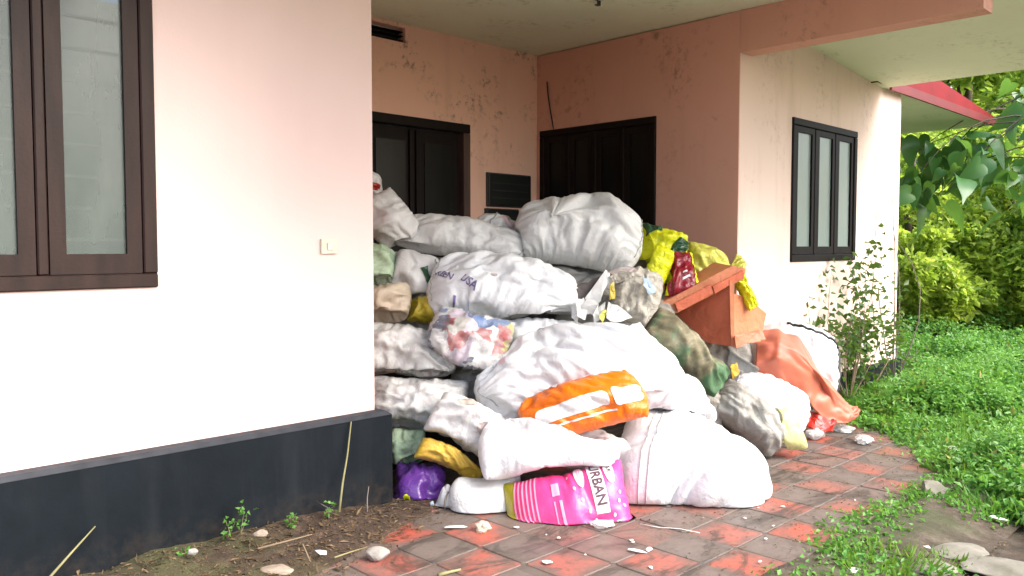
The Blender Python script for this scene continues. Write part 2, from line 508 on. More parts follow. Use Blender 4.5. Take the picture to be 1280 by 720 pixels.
def window(name, axis, plane, op, nsash, wood, glass, label, depth_sign=1, ow=0.07, sw=0.075, proud=0.02, bars=0, only=None):
    """frame in an opening; children frame, mullion, sash (> pane), grille_bar."""
    a0, a1, z0, z1 = op
    root = empty(name, (a0, plane, z0) if axis == 'x' else (plane, a0, z0))
    root['label'] = label
    L = Vector(root.location)
    hp(root)
    def bb(nm, A0, A1, D0, D1, Z0, Z1, mat, par, off=L, bev=0.006):
        D0, D1 = plane + depth_sign * D0, plane + depth_sign * D1
        if D0 > D1: D0, D1 = D1, D0
        if axis == 'x': vv, ff = box_data(A0, A1, D0, D1, Z0, Z1)
        else: vv, ff = box_data(D0, D1, A0, A1, Z0, Z1)
        o = mesh_obj(nm, [Vector(q) - off for q in vv], ff, mat, par)
        if bev: add_bevel(o, bev, 1)
        return o
    e = 0.002
    bb('frame_rail', a0 + e, a1 - e, -proud, 0.09, z1 - ow, z1 - e, wood, root)
    bb('frame_rail', a0 + e, a1 - e, -proud, 0.09, z0 + e, z0 + ow, wood, root)
    bb('frame_stile', a0 + e, a0 + ow, -proud, 0.09, z0 + ow + e, z1 - ow - e, wood, root)
    bb('frame_stile', a1 - ow, a1 - e, -proud, 0.09, z0 + ow + e, z1 - ow - e, wood, root)
    inner = (a1 - a0 - 2 * ow)
    mw = 0.05
    cw = (inner - mw * (nsash - 1)) / nsash
    for k in range(nsash):
        s0 = a0 + ow + k * (cw + mw)
        s1 = s0 + cw
        if k < nsash - 1:
            bb('mullion', s1 + e, s1 + mw - e, -proud * 0.6, 0.085, z0 + ow + e, z1 - ow - e, wood, root)
        b0, b1 = z0 + ow + 0.004, z1 - ow - 0.004
        sash = mesh_obj('sash', [], [], wood, root)
        bm = bmesh.new()
        for (A0, A1, Z0, Z1) in ((s0 + .004, s0 + sw, b0, b1), (s1 - sw, s1 - .004, b0, b1), (s0 + sw, s1 - sw, b0, b0 + sw + .02), (s0 + sw, s1 - sw, b1 - sw, b1)):
            D0, D1 = plane + depth_sign * -proud * 0.3, plane + depth_sign * 0.04
            if D0 > D1: D0, D1 = D1, D0
            vv, ff = box_data(A0, A1, D0, D1, Z0, Z1) if axis == 'x' else box_data(D0, D1, A0, A1, Z0, Z1)
            bv = [bm.verts.new(Vector(q) - L) for q in vv]
            for q in ff: bm.faces.new([bv[i] for i in q])
        bm.to_mesh(sash.data); bm.free()
        bb('pane', s0 + sw - .006, s1 - sw + .006, 0.014, 0.020, b0 + sw + .012, b1 - sw + .006, glass, root, bev=0)
        if bars:
            for q in range(bars):
                zz = b0 + sw + 0.08 + q * (b1 - b0 - 2 * sw) / bars
                bb('grille_bar', s0 + 0.02, s1 - 0.02, 0.030, 0.042, zz, zz + 0.016, M['iron'], root, bev=0)
    return root


window('window', 'x', YA, WA, 3, M['wood'], M['glass_a'], 'brown wooden window with dusty greenish panes in the front wall', bars=9)
window('window', 'y', XC - 0.012, WCo, 4, M['wood_dark'], M['glass_b'], 'dark wide window inside the porch behind the top sack', sw=0.06)
window('window', 'x', YD, WD, 3, M['wood_dark'], M['glass_d'], 'black framed three pane window above the wild shrub', sw=0.055)

# double door at the back of the porch
door = empty('porch_door', (DB[0], YB, DB[2]))
door['label'] = 'dark double door with glazed leaves at the back of the porch'
L = np.array(door.location)
hp(door)
def dbox(nm, a, b, c, d, e, g, mat, par=door, bev=0.005):
    vv, ff = box_data(a, b, c, d, e, g)
    o = mesh_obj(nm, np.array(vv) - L, ff, mat, par)
    if bev: add_bevel(o, bev, 1)
    return o
M['wood_reveal'] = simple('lighter_door_frame_wood', (0.09, 0.045, 0.032), (0.05, 0.026, 0.02), 10, 0.5, 0.05, stretch=(1, 1, 0.2))  # stiles set lighter than the top rail and leaves
dbox('frame_rail', DB[0] + .002, DB[1] - .002, YB - 0.015, YB + 0.12, DB[3] - 0.09, DB[3] - .002, M['wood_dark'])
dbox('frame_stile', DB[1] - 0.09, DB[1] - .002, YB - 0.015, YB + 0.12, DB[2], DB[3] - 0.092, M['wood_reveal'])
dbox('frame_stile', DB[0] + .002, DB[0] + 0.09, YB - 0.015, YB + 0.12, DB[2], DB[3] - 0.092, M['wood_reveal'])
mid = (DB[0] + DB[1]) / 2
for (a, b) in ((DB[0] + .095, mid - .003), (mid + .003, DB[1] - .095)):
    lf = dbox('door_leaf', a, b, YB + 0.06, YB + 0.10, DB[2] + .01, DB[3] - .095, M['wood_dark'])
    dbox('glass_panel', a + .12, b - .10, YB + 0.05, YB + 0.058, DB[2] + .9, DB[3] - .22, M['glass_b'], door, 0)
    dbox('stile_strip', b - .06 if a < mid - .2 else a + .01, b - .01 if a < mid - .2 else a + .06, YB + 0.035, YB + 0.058, DB[2] + .02, DB[3] - .11, M['wood_dark'], door, 0.004)

# ventilator hole near the ceiling
vent = empty('ventilator', (3.952, YB, 3.46))
vent['label'] = 'dark slot ventilator high on the porch back wall'
hp(vent)
for k in range(1):
    box('backing', 0.0, 0.765, 0.10, 0.11, 0.004, 0.126, M['black_panel'], vent)
for k in range(3):
    box('louvre', 0.0, 0.765, 0.03, 0.09, 0.02 + k * 0.04, 0.026 + k * 0.04, M['wood_dark'], vent)

# meter box and switch panels beside the door
def panel(label, u0, v0, u1, v1):
    def onB(u, v):
        d = cF + RIGHT * (u - 640) / FPX + cU * (360 - v) / FPX
        return CAMP + d * (YB / d[1])
    p0, p1 = onB(u0, v1), onB(u1, v0)
    root = tag(empty('wall_panel', (p0[0], YB, p0[2])), label, 'panel')
    w, h = p1[0] - p0[0], p1[2] - p0[2]
    add_bevel(box('back_box', 0, w, -0.03, -0.002, 0, h, M['grey_enamel'], root), 0.004)
    add_bevel(box('black_front', 0.012, w - 0.012, -0.045, -0.0305, 0.012, h - 0.012, M['black_panel'], root), 0.004)
    for k in range(3):
        box('slot', 0.05, w - 0.05, -0.049, -0.0455, h * (0.25 + 0.22 * k), h * (0.25 + 0.22 * k) + 0.008, M['grey_enamel'], root)
panel('black square wall panel between the door and the corner', 607, 220, 661, 258)
panel('lower black wall panel half hidden by sacks', 605, 262, 646, 296)

sw = tag(empty('wall_switch', (0, 0, 0)), 'small ivory switch plate on the bright front wall', 'switch')
d = cF + RIGHT * (410 - 640) / FPX + cU * (360 - 308) / FPX
p = CAMP + d * (YA / d[1])
sw.location = tuple(p)
add_bevel(box('plate', -0.055, 0.055, -0.018, -0.001, -0.045, 0.045, M['ivory'], sw), 0.006)
add_bevel(box('rocker', -0.018, 0.018, -0.026, -0.0185, -0.022, 0.022, M['whitepaint'], sw), 0.004)

# tube light under the ceiling
tl = tag(empty('tube_light', (4.9, 4.30, ZC)), 'fluorescent tube fitting under the porch ceiling', 'lamp')
add_bevel(box('housing', -0.7, 0.42, -0.025, 0.025, -0.045, -0.001, M['whitepaint'], tl), 0.006)
t_ = MB(); t_.tube([(-0.66, 0, -0.065), (0.36, 0, -0.065)], 0.013, 10); t_.build('tube', M['ivory'], tl, True)
box('end_cap', 0.362, 0.40, -0.016, 0.016, -0.084, -0.046, M['black_panel'], tl)
box('end_cap', -0.70, -0.662, -0.016, 0.016, -0.084, -0.046, M['black_panel'], tl)

# loose wire hanging in the corner
w_ = MB()
w_.tube([(XC - 0.03, YB - 0.16, 3.33), (XC - 0.025, YB - 0.17, 3.2), (XC - 0.02, YB - 0.2, 3.02), (XC - 0.012, YB - 0.24, 2.83)], 0.007, 5)
wo = w_.build('hanging_wire', M['black_panel'])
tag(wo, 'short black wire hanging in the porch corner above the window', 'wire')

# ------------------------------------------------------------------ ground, porch floor, soil bank
def fbm(x, y, seed=0):
    r = np.zeros_like(x)
    g = np.random.default_rng(seed)
    for o in range(5):
        for k in range(3):
            a = g.uniform(0, 2 * math.pi); fr = 1.3 * 2 ** o * g.uniform(0.7, 1.3)
            r += np.sin((x * math.cos(a) + y * math.sin(a)) * fr + g.uniform(0, 6.28)) / (1.7 ** o) / 3
    return r


def axis_pts(lo, hi, step, far):
    a = list(np.arange(lo, hi + 1e-6, step))
    d, s = step, 1.6
    l, h = lo, hi
    while h < far:
        d *= s; h += d; a.append(h); l -= d; a.insert(0, l)
    return np.array(a)


gx, gy = axis_pts(-1, 13, 0.12, 400), axis_pts(-2, 6, 0.12, 400)
GX, GY = np.meshgrid(gx, gy, indexing='ij')
near = np.exp(-((GX - 6) / 14) ** 2 - ((GY - 2) / 12) ** 2)
GZ = -0.035 + 0.022 * fbm(GX, GY, 3) * near
inside = (GX > 0.3) & (GX < 7.7) & (GY > 1.75) & (GY < 7)
GZ = np.where(inside, -0.09, GZ)
GZ = np.where((GY < 1.75) & (GX > 0) & (GX < 7), GZ - 0.01, GZ)
n1, n2 = GX.shape
I = np.arange(n1 * n2).reshape(n1, n2)
fc = np.stack([I[:-1, :-1], I[1:, :-1], I[1:, 1:], I[:-1, 1:]], -1).reshape(-1, 4)
g_ = mesh_obj('ground', np.stack([GX, GY, GZ], -1).reshape(-1, 3), fc, M['soil'], smooth=True)
tag(g_, kind='structure')

TS = 0.32
porch_floor = box('porch_floor', 0.4, 7.55, 1.885, 4.74, -0.2, -0.0045, M['joint'])
tag(porch_floor, kind='structure')


def paver_mesh(mat, name):
    h, c = TS / 2 - 0.0025, 0.018
    b = 0.004
    top = [(h - b, h - c), (h - c, h - b), (-h + c, h - b), (-h + b, h - c), (-h + b, -h + c), (-h + c, -h + b), (h - c, -h + b), (h - b, -h + c)]
    out = [(h, h - c), (h - c, h), (-h + c, h), (-h, h - c), (-h, -h + c), (-h + c, -h), (h - c, -h), (h, -h + c)]
    v = [(x, y, 0) for x, y in top] + [(x, y, -b) for x, y in out] + [(x, y, -0.03) for x, y in out]
    f = [tuple(range(8))]
    for k in range(8):
        f.append((k + 8, (k + 1) % 8 + 8, (k + 1) % 8, k)); f.append((k + 16, (k + 1) % 8 + 16, (k + 1) % 8 + 8, k + 8))
    me = bpy.data.meshes.new(name); me.from_pydata(v, [], f); me.materials.append(mat); me.update()
    return me


pm = [paver_mesh(M['paver_red'], 'red_paver'), paver_mesh(M['paver_grey'], 'grey_paver')]
for ky in range(0, 8):
    for kx in range(-10, 8):
        x, y = 5.01 + TS * kx, 2.045 + TS * ky
        if x - TS / 2 < 0.42 or x + TS / 2 > 7.54: continue
        if x - y > 5.0 and random.random() < 0.35: continue
        o = bpy.data.objects.new('red_paver' if (kx + ky) % 2 == 0 else 'grey_paver', pm[(kx + ky) % 2])
        o.location = (x, y, random.uniform(-0.004, 0.003))
        o.rotation_euler = (random.uniform(-.008, .008), random.uniform(-.008, .008), random.uniform(-.012, .012))
        link(o, porch_floor)

bx_, by_ = np.linspace(0.2, 3.25, 150), np.linspace(2.9, 4.12, 62)
BX, BY = np.meshgrid(bx_, by_, indexing='ij')
edge = 3.42 + 0.30 * np.clip((BX - 1.9) / 1.0, -1.5, 1.4) + 0.07 * fbm(BX * 1.5, BY * 1.5, 5)
hgt = 0.075 * np.clip((BY - edge) / 0.5, 0, 1) ** 0.8 * np.clip((3.2 - BX) / 0.7, 0, 1) ** 0.7
BZ = hgt + 0.024 * fbm(BX * 5, BY * 5, 9) * np.clip(hgt * 20, 0, 1) - 0.03 * (hgt <= 0.002) + 0.004
n1, n2 = BX.shape
I = np.arange(n1 * n2).reshape(n1, n2)
fc = np.stack([I[:-1, :-1], I[1:, :-1], I[1:, 1:], I[:-1, 1:]], -1).reshape(-1, 4)
sb = mesh_obj('soil_bank', np.stack([BX, BY, BZ], -1).reshape(-1, 3), fc, M['bank'], smooth=True)
tag(sb, kind='structure')


# soil washed over the outer edges of the tiles
ex, ey = np.linspace(0.3, 8.6, 200), np.linspace(1.25, 3.64, 90)
EX, EY = np.meshgrid(ex, ey, indexing='ij')
cov = np.maximum((1.97 - EY + 0.10 * fbm(EX * 1.6, EY * 1.6, 61)) / 0.16, (EX - EY - 4.55 + 0.22 * fbm(EX * 1.8, EY * 1.8, 62)) / 0.30)
EZ = -0.045 + 0.062 * np.clip(cov, 0, 1) + 0.006 * fbm(EX * 6, EY * 6, 63) - 0.05 * np.clip((1.55 - EY) / 0.28, 0, 1)
n1, n2 = EX.shape
I = np.arange(n1 * n2).reshape(n1, n2)
fc = np.stack([I[:-1, :-1], I[1:, :-1], I[1:, 1:], I[:-1, 1:]], -1).reshape(-1, 4)
se = mesh_obj('soil_edge', np.stack([EX, EY, EZ], -1).reshape(-1, 3), fc, M['soil'], smooth=True)
tag(se, kind='structure')


def bank_z(x, y):
    i = int(np.clip((x - 0.2) / (3.05 / 149), 0, 149)); j = int(np.clip((y - 2.9) / (1.22 / 61), 0, 61))
    return max(0.0, float(BZ[i, j]))


def on_ground(u, v, z=0.0):
    d = cF + RIGHT * (u - 640) / FPX + cU * (360 - v) / FPX
    return CAMP + d * ((z - EYE) / d[2])

# ------------------------------------------------------------------ stuffed sacks: small cloth solver
COLL = []          # (centres, radii) of the sacks already in place


def smooth_noise(shape, g, it=6):
    a = g.normal(size=shape)
    for _ in range(it):
        a = (a + np.roll(a, 1, 0) + np.roll(a, -1, 0) + np.roll(a, 1, 1) + np.roll(a, -1, 1)) / 5
    return a / (a.std() + 1e-9)


def solve_sack(L, W, T, frame, centre, seed, excess=0.08, rc=0.35, steps=44, cinch=None, lump=0.35, fill=0.52, sag=0.6, res=0.0165, keep_off=True, taper=None, bend=None, flat=0.3, pinch=()):
    g = np.random.default_rng(seed)
    nx = int(np.clip(round(L / res), 22, 68)); ny = int(np.clip(round(W / res), 20, 50))
    s, t = np.meshgrid(np.linspace(-1, 1, nx), np.linspace(-1, 1, ny), indexing='ij')
    prof = np.sqrt(np.clip((1 - np.abs(s) ** 2.2) * (1 - np.abs(t) ** 2.0), 0, 1))
    taper = g.uniform(-0.16, 0.16) if taper is None else taper
    bend = g.uniform(-0.10, 0.10) if bend is None else bend
    fat = 1 + g.uniform(-0.22, 0.22) * s + g.uniform(-0.12, 0.12) * t
    prof = prof * fat
    x = L / 2 * s * np.sqrt(1 - rc * t ** 2 / 2)
    y = W / 2 * t * np.sqrt(1 - rc * s ** 2 / 2)
    y = y * (1 + taper * s) + bend * L * (s ** 2 - 0.35) 
    x = x + 0.06 * L * g.uniform(-1, 1) * t * (1 - s ** 2)
    A = np.zeros((2, nx, ny, 3))
    for k, sg in ((0, 1), (1, -1)):
        nz = smooth_noise((nx, ny), g, 5) * 0.004 + smooth_noise((nx, ny), g, 30) * T * 0.05
        A[k, :, :, 0], A[k, :, :, 1] = x, y
        A[k, :, :, 2] = sg * (T / 2 * prof) + nz * prof
    def dist(P, Q): return np.linalg.norm(P - Q, axis=-1)
    cx = dist(A[0, 1:, ny // 2], A[0, :-1, ny // 2]).sum() / (nx - 1)
    cy = dist(A[0, nx // 2, 1:], A[0, nx // 2, :-1]).sum() / (ny - 1)
    e = 1 + excess * 0.80
    rx = (1 - flat) * dist(A[:, 1:], A[:, :-1]) * e + flat * cx * e
    ry = (1 - flat) * dist(A[:, :, 1:], A[:, :, :-1]) * e + flat * cy * e
    rd_ = np.sqrt(0.25 * (rx[:, :, 1:] + rx[:, :, :-1]) ** 2 + 0.25 * (ry[:, 1:] + ry[:, :-1]) ** 2)
    F = np.array(frame)                       # rows: length, width, normal axes in world space
    A = A @ F + centre
    lumpf = [1 + lump * smooth_noise((nx, ny), g, 16) for _ in range(2)]
    Vt = fill * L * W * T
    # colliders close by
    lo, hi = A.reshape(-1, 3).min(0) - 0.05, A.reshape(-1, 3).max(0) + 0.05
    cc, cr = [], []
    if keep_off:
        for C, Rr in COLL:
            k = np.all((C + Rr[:, None] > lo) & (C - Rr[:, None] < hi), axis=1)
            cc.append(C[k]); cr.append(Rr[k])
    cc = np.concatenate(cc) if cc else np.zeros((0, 3)); cr = np.concatenate(cr) if cr else np.zeros(0)

    def proj(P, Q, r, k, kc):
        dd = Q - P
        l = np.sqrt((dd * dd).sum(-1)) + 1e-9
        w = (l - r) / l
        w *= np.where(w > 0, k, kc) * 0.5
        c = dd * w[..., None]
        P += c; Q -= c

    def seam():
        for sl in ((0, slice(None)), (-1, slice(None)), (slice(None), 0), (slice(None), -1)):
            m = (A[0][sl] + A[1][sl]) / 2
            A[0][sl] = m; A[1][sl] = m

    for st in range(steps):
        nrm = []
        vol = 0
        for k, sg in ((0, 1), (1, -1)):
            P = A[k]
            du = np.gradient(P, axis=0); dv = np.gradient(P, axis=1)
            n = np.cross(du, dv) * sg
            vol += ((P - centre) * n).sum() / 3
            n /= np.linalg.norm(n, axis=-1, keepdims=True) + 1e-12
            nrm.append(n)
        p = np.clip(Vt / max(vol, 1e-5) - 1, -0.6, 1.2) * 0.012
        for k in range(2):
            z = A[k][..., 2]
            hyd = 1 + sag * (centre[2] - z) / max(T, 0.15)
            A[k] += nrm[k] * ((p * lumpf[k] + 0.0016 * lumpf[k]) * np.clip(hyd, 0.3, 1.8))[..., None]
        for it in range(5):
            for o in (0, 1):
                n_ = (nx - o) // 2
                proj(A[:, o:o + 2 * n_:2], A[:, o + 1:o + 1 + 2 * n_:2], rx[:, o:o + 2 * n_:2], 0.95, 0.75)
            for o in (0, 1):
                n_ = (ny - o) // 2
                proj(A[:, :, o:o + 2 * n_:2], A[:, :, o + 1:o + 1 + 2 * n_:2], ry[:, :, o:o + 2 * n_:2], 0.95, 0.75)
            for o in (0, 1):
                n_ = (nx - o) // 2
                a, b = A[:, o:o + 2 * n_:2], A[:, o + 1:o + 1 + 2 * n_:2]
                proj(a[:, :, :-1], b[:, :, 1:], rd_[:, o:o + 2 * n_:2], 0.25, 0.08)
                proj(a[:, :, 1:], b[:, :, :-1], rd_[:, o:o + 2 * n_:2], 0.25, 0.08)
            seam()
            for (ps, pt, pr, pk) in pinch:
                i, j = int(ps * (nx - 1)), int(pt * (ny - 1))
                dd_ = np.sqrt(((s - s[i, j]) * L / 2) ** 2 + ((t - t[i, j]) * W / 2) ** 2)
                wgt = np.clip(1 - dd_ / pr, 0, 1) ** 1.5 * pk
                tgt = A[0, i, j] - nrm[0][i, j] * 0.004
                A[0] += (tgt - A[0]) * wgt[..., None]
            if cinch:
                for (row, rad) in cinch:
                    i = int(row * (nx - 1))
                    for ii in (i - 1, i, i + 1):
                        if 0 <= ii < nx:
                            q = A[:, ii].reshape(-1, 3); m = q.mean(0)
                            dd = q - m; l = np.linalg.norm(dd, axis=1, keepdims=True) + 1e-9
                            A[:, ii] = (m + dd * np.minimum(1, rad / l)).reshape(2, ny, 3)
        if len(cc) and (st % 5 == 4):
            X = A.reshape(-1, 3)
            for c0 in range(0, len(cc), 160):
                C, Rr = cc[c0:c0 + 160], cr[c0:c0 + 160]
                D = X[:, None, :] - C[None]
                l = np.sqrt((D * D).sum(-1)) + 1e-9
                pen = Rr[None] - l
                j = pen.argmax(1); ar = np.arange(len(X))
                m = pen[ar, j] > 0
                X[m] += D[ar, j][m] / l[ar, j][m][:, None] * np.minimum(pen[ar, j][m], 0.06)[:, None] * 0.8
            A = X.reshape(A.shape)
        A[..., 2] = np.maximum(A[..., 2], 0.006)
        A += (centre - A.reshape(-1, 3).mean(0)) * 0.6
        A[..., 2] = np.maximum(A[..., 2], 0.006)
    # a last light smoothing of single-vertex spikes
    B = A.copy()
    B[:, 1:-1, 1:-1] = 0.88 * A[:, 1:-1, 1:-1] + 0.03 * (A[:, 2:, 1:-1] + A[:, :-2, 1:-1] + A[:, 1:-1, 2:] + A[:, 1:-1, :-2])
    return B


class Sack:
    pass


def grid_mesh(name, A, mat, loc, parent=None, ploc=None, subsurf=1):
    _, nx, ny, _ = A.shape
    I0 = np.arange(nx * ny).reshape(nx, ny)
    I1 = np.full((nx, ny), -1)
    inner = np.zeros((nx, ny), bool); inner[1:-1, 1:-1] = True
    I1[inner] = nx * ny + np.arange(inner.sum()); I1[~inner] = I0[~inner]
    V = np.concatenate([A[0].reshape(-1, 3), A[1][inner]]) - loc
    q0 = np.stack([I0[:-1, :-1], I0[1:, :-1], I0[1:, 1:], I0[:-1, 1:]], -1).reshape(-1, 4)
    q1 = np.stack([I1[:-1, :-1], I1[:-1, 1:], I1[1:, 1:], I1[1:, :-1]], -1).reshape(-1, 4)
    me = bpy.data.meshes.new(name)
    me.from_pydata(V.tolist(), [], np.concatenate([q0, q1]).tolist())
    me.polygons.foreach_set('use_smooth', [True] * len(me.polygons))
    uv = me.uv_layers.new(name='uv')
    s, t = np.meshgrid(np.linspace(0, 1, nx), np.linspace(0, 1, ny), indexing='ij')
    st = np.stack([s.ravel(), t.ravel()], -1)
    u0 = st[q0.ravel()]
    u1 = st[np.stack([I0[:-1, :-1], I0[:-1, 1:], I0[1:, 1:], I0[1:, :-1]], -1).reshape(-1)]
    uv.data.foreach_set('uv', np.concatenate([u0, u1]).ravel())
    me.materials.append(mat)
    me.update()
    o = bpy.data.objects.new(name, me)
    o.location = tuple(loc) if parent is None else (0, 0, 0)
    link(o, parent)
    if subsurf:
        m = o.modifiers.new('subdivision', 'SUBSURF'); m.levels = subsurf; m.render_levels = subsurf
    return o


def make_sack(name, label, mat, boxpx, f, T=0.35, roll=0.0, tilt=40.0, yaw=0.0, seed=1, Wk=1.0, group='sacks and bags heaped in the porch', cat='sack', fit=True, parent=None, **kw):
    u0, v0, u1, v1 = boxpx
    Lp, Wp = (u1 - u0) * f / FPX, (v1 - v0) * f / FPX
    c = at((u0 + u1) / 2, (v0 + v1) / 2, f)
    ro, ti, ya = R(roll), R(tilt), R(yaw)
    a1 = math.cos(ro) * (math.cos(ya) * RIGHT + math.sin(ya) * FWD) + math.sin(ro) * UP
    n = math.cos(ti) * (-FWD) + math.sin(ti) * UP
    n = n - a1 * n.dot(a1); n /= np.linalg.norm(n)
    a2 = np.cross(n, a1)
    cr_, sr_ = abs(math.cos(ro)), abs(math.sin(ro))
    # solve length and width of the sack from its outline and its roll
    T = min(T, 1.2 * max(Lp, Wp))
    if abs(roll) < 25:
        L = Lp / max(cr_, 0.6) * 0.98
        W = max(0.75 * T, Wp * Wk * 1.05)
    else:
        k = cr_ * cr_ - sr_ * sr_
        if abs(k) > 0.35:
            L = (Lp * cr_ - Wp * sr_) / k; W = (Wp * cr_ - Lp * sr_) / k
        else:
            L = 0.5 * (Lp + Wp) * 1.15; W = L * 0.45 * Wk
        L = max(L, 0.35 * (Lp + Wp)); W = max(W, 0.3 * L)
    A = solve_sack(L, W, T, (a1, a2, n), c, seed, **kw)
    if fit:
        for _ in range(2):
            P = A.reshape(-1, 3)
            uu, vv = project(P)
            sx = (u1 - u0) / (uu.max() - uu.min()); sy = (v1 - v0) / (vv.max() - vv.min())
            sx, sy = np.clip(sx, 0.6, 1.6), np.clip(sy, 0.6, 1.6)
            m = P.mean(0)
            q = P - m
            r, h, d = q @ RIGHT, q @ UP, q @ FWD
            P = m + np.outer(r * sx, RIGHT) + np.outer(h * sy, UP) + np.outer(d, FWD)
            uu, vv = project(P)
            du, dv = (u0 + u1 - uu.max() - uu.min()) / 2, (v0 + v1 - vv.max() - vv.min()) / 2
            P = P + RIGHT * du * f / FPX - UP * dv * f / FPX
            A = P.reshape(A.shape)
        A[..., 2] = np.maximum(A[..., 2], 0.006)
        # stay on the near side of the walls
        A[..., 0] = np.where(A[..., 1] > YD, np.minimum(A[..., 0], XC - 0.02), A[..., 0])
        A[..., 1] = np.minimum(A[..., 1], np.where(A[..., 0] > XC - 0.01, YD - 0.06, YB - 0.02))
        inA = (A[..., 0] < XA + 0.075) & (A[..., 1] > YA - 0.11)
        A[..., 0] = np.where(inA, XA + 0.075, A[..., 0])
    mid = (A[0] + A[1]) / 2; rad = np.linalg.norm(A[0] - A[1], axis=-1) / 2
    k = slice(2, -2, 4)
    COLL.append((mid[k, k].reshape(-1, 3), rad[k, k].ravel() * 0.97))
    P = A.reshape(-1, 3)
    loc = P.mean(0); loc[2] = P[:, 2].min()
    S = Sack()
    S.A, S.loc = A, loc
    S.o = grid_mesh(name, A, mat, loc, parent)
    if parent is None: tag(S.o, label, cat, group)
    return S


def surf(S, s, t, off=0.005, sheet=0):
    G = S.A[sheet]; nx, ny, _ = G.shape
    s = np.clip(np.asarray(s, float), 0, 1) * (nx - 1); t = np.clip(np.asarray(t, float), 0, 1) * (ny - 1)
    i = np.minimum(s.astype(int), nx - 2); j = np.minimum(t.astype(int), ny - 2)
    a, b = (s - i)[..., None], (t - j)[..., None]
    if not hasattr(S, 'nrm'): S.nrm = {}
    if sheet not in S.nrm:
        n = np.cross(np.gradient(G, axis=0), np.gradient(G, axis=1)) * (1 if sheet == 0 else -1)
        S.nrm[sheet] = n / (np.linalg.norm(n, axis=-1, keepdims=True) + 1e-12)
    H = S.nrm[sheet]
    bil = lambda Q: (Q[i, j] * (1 - a) * (1 - b) + Q[i + 1, j] * a * (1 - b) + Q[i, j + 1] * (1 - a) * b + Q[i + 1, j + 1] * a * b)
    return bil(G) + bil(H) * off


def decal(S, name, bm, mat, off=0.005, maxlen=0.02, sheet=0):
    """bm: flat mesh whose x,y are sack coordinates (0..1)."""
    for _ in range(5):
        long = [e for e in bm.edges if e.calc_length() > maxlen]
        if not long: break
        bmesh.ops.subdivide_edges(bm, edges=long, cuts=1)
        bmesh.ops.triangulate(bm, faces=[fc for fc in bm.faces if len(fc.verts) > 4])
    co = np.array([v.co[:] for v in bm.verts])
    W3 = surf(S, co[:, 0], co[:, 1], off, sheet) - S.loc
    for v, p in zip(bm.verts, W3): v.co = p
    me = bpy.data.meshes.new(name)
    bm.to_mesh(me); bm.free()
    me.polygons.foreach_set('use_smooth', [True] * len(me.polygons))
    me.materials.append(mat)
    return link(bpy.data.objects.new(name, me), S.o)


def poly_bm(polys):
    bm = bmesh.new()
    for pl_ in polys:
        bm.faces.new([bm.verts.new((x, y, 0)) for x, y in pl_])
    bmesh.ops.triangulate(bm, faces=bm.faces[:])
    return bm


def text_bm(txt, cx, cy, size, ang=0.0, sx=1.0, sy=1.0):
    cu = bpy.data.curves.new('lettering', 'FONT')
    cu.body = txt; cu.align_x = 'CENTER'; cu.align_y = 'CENTER'; cu.resolution_u = 3
    cu.offset = 0.02
    o = bpy.data.objects.new('lettering', cu)
    COL.objects.link(o)
    dg = bpy.context.evaluated_depsgraph_get()
    me = bpy.data.meshes.new_from_object(o.evaluated_get(dg))
    bm = bmesh.new(); bm.from_mesh(me)
    bpy.data.objects.remove(o); bpy.data.curves.remove(cu); bpy.data.meshes.remove(me)
    bmesh.ops.triangulate(bm, faces=bm.faces[:])
    c, s_ = math.cos(R(ang)), math.sin(R(ang))
    for v in bm.verts:
        x, y = v.co.x * size, v.co.y * size
        v.co = (cx + (c * x - s_ * y) * sx, cy + (s_ * x + c * y) * sy, 0)
    return bm


def ellipse(cx, cy, rx, ry, n=20):
    return [(cx + rx * math.cos(2 * math.pi * k / n), cy + ry * math.sin(2 * math.pi * k / n)) for k in range(n)]


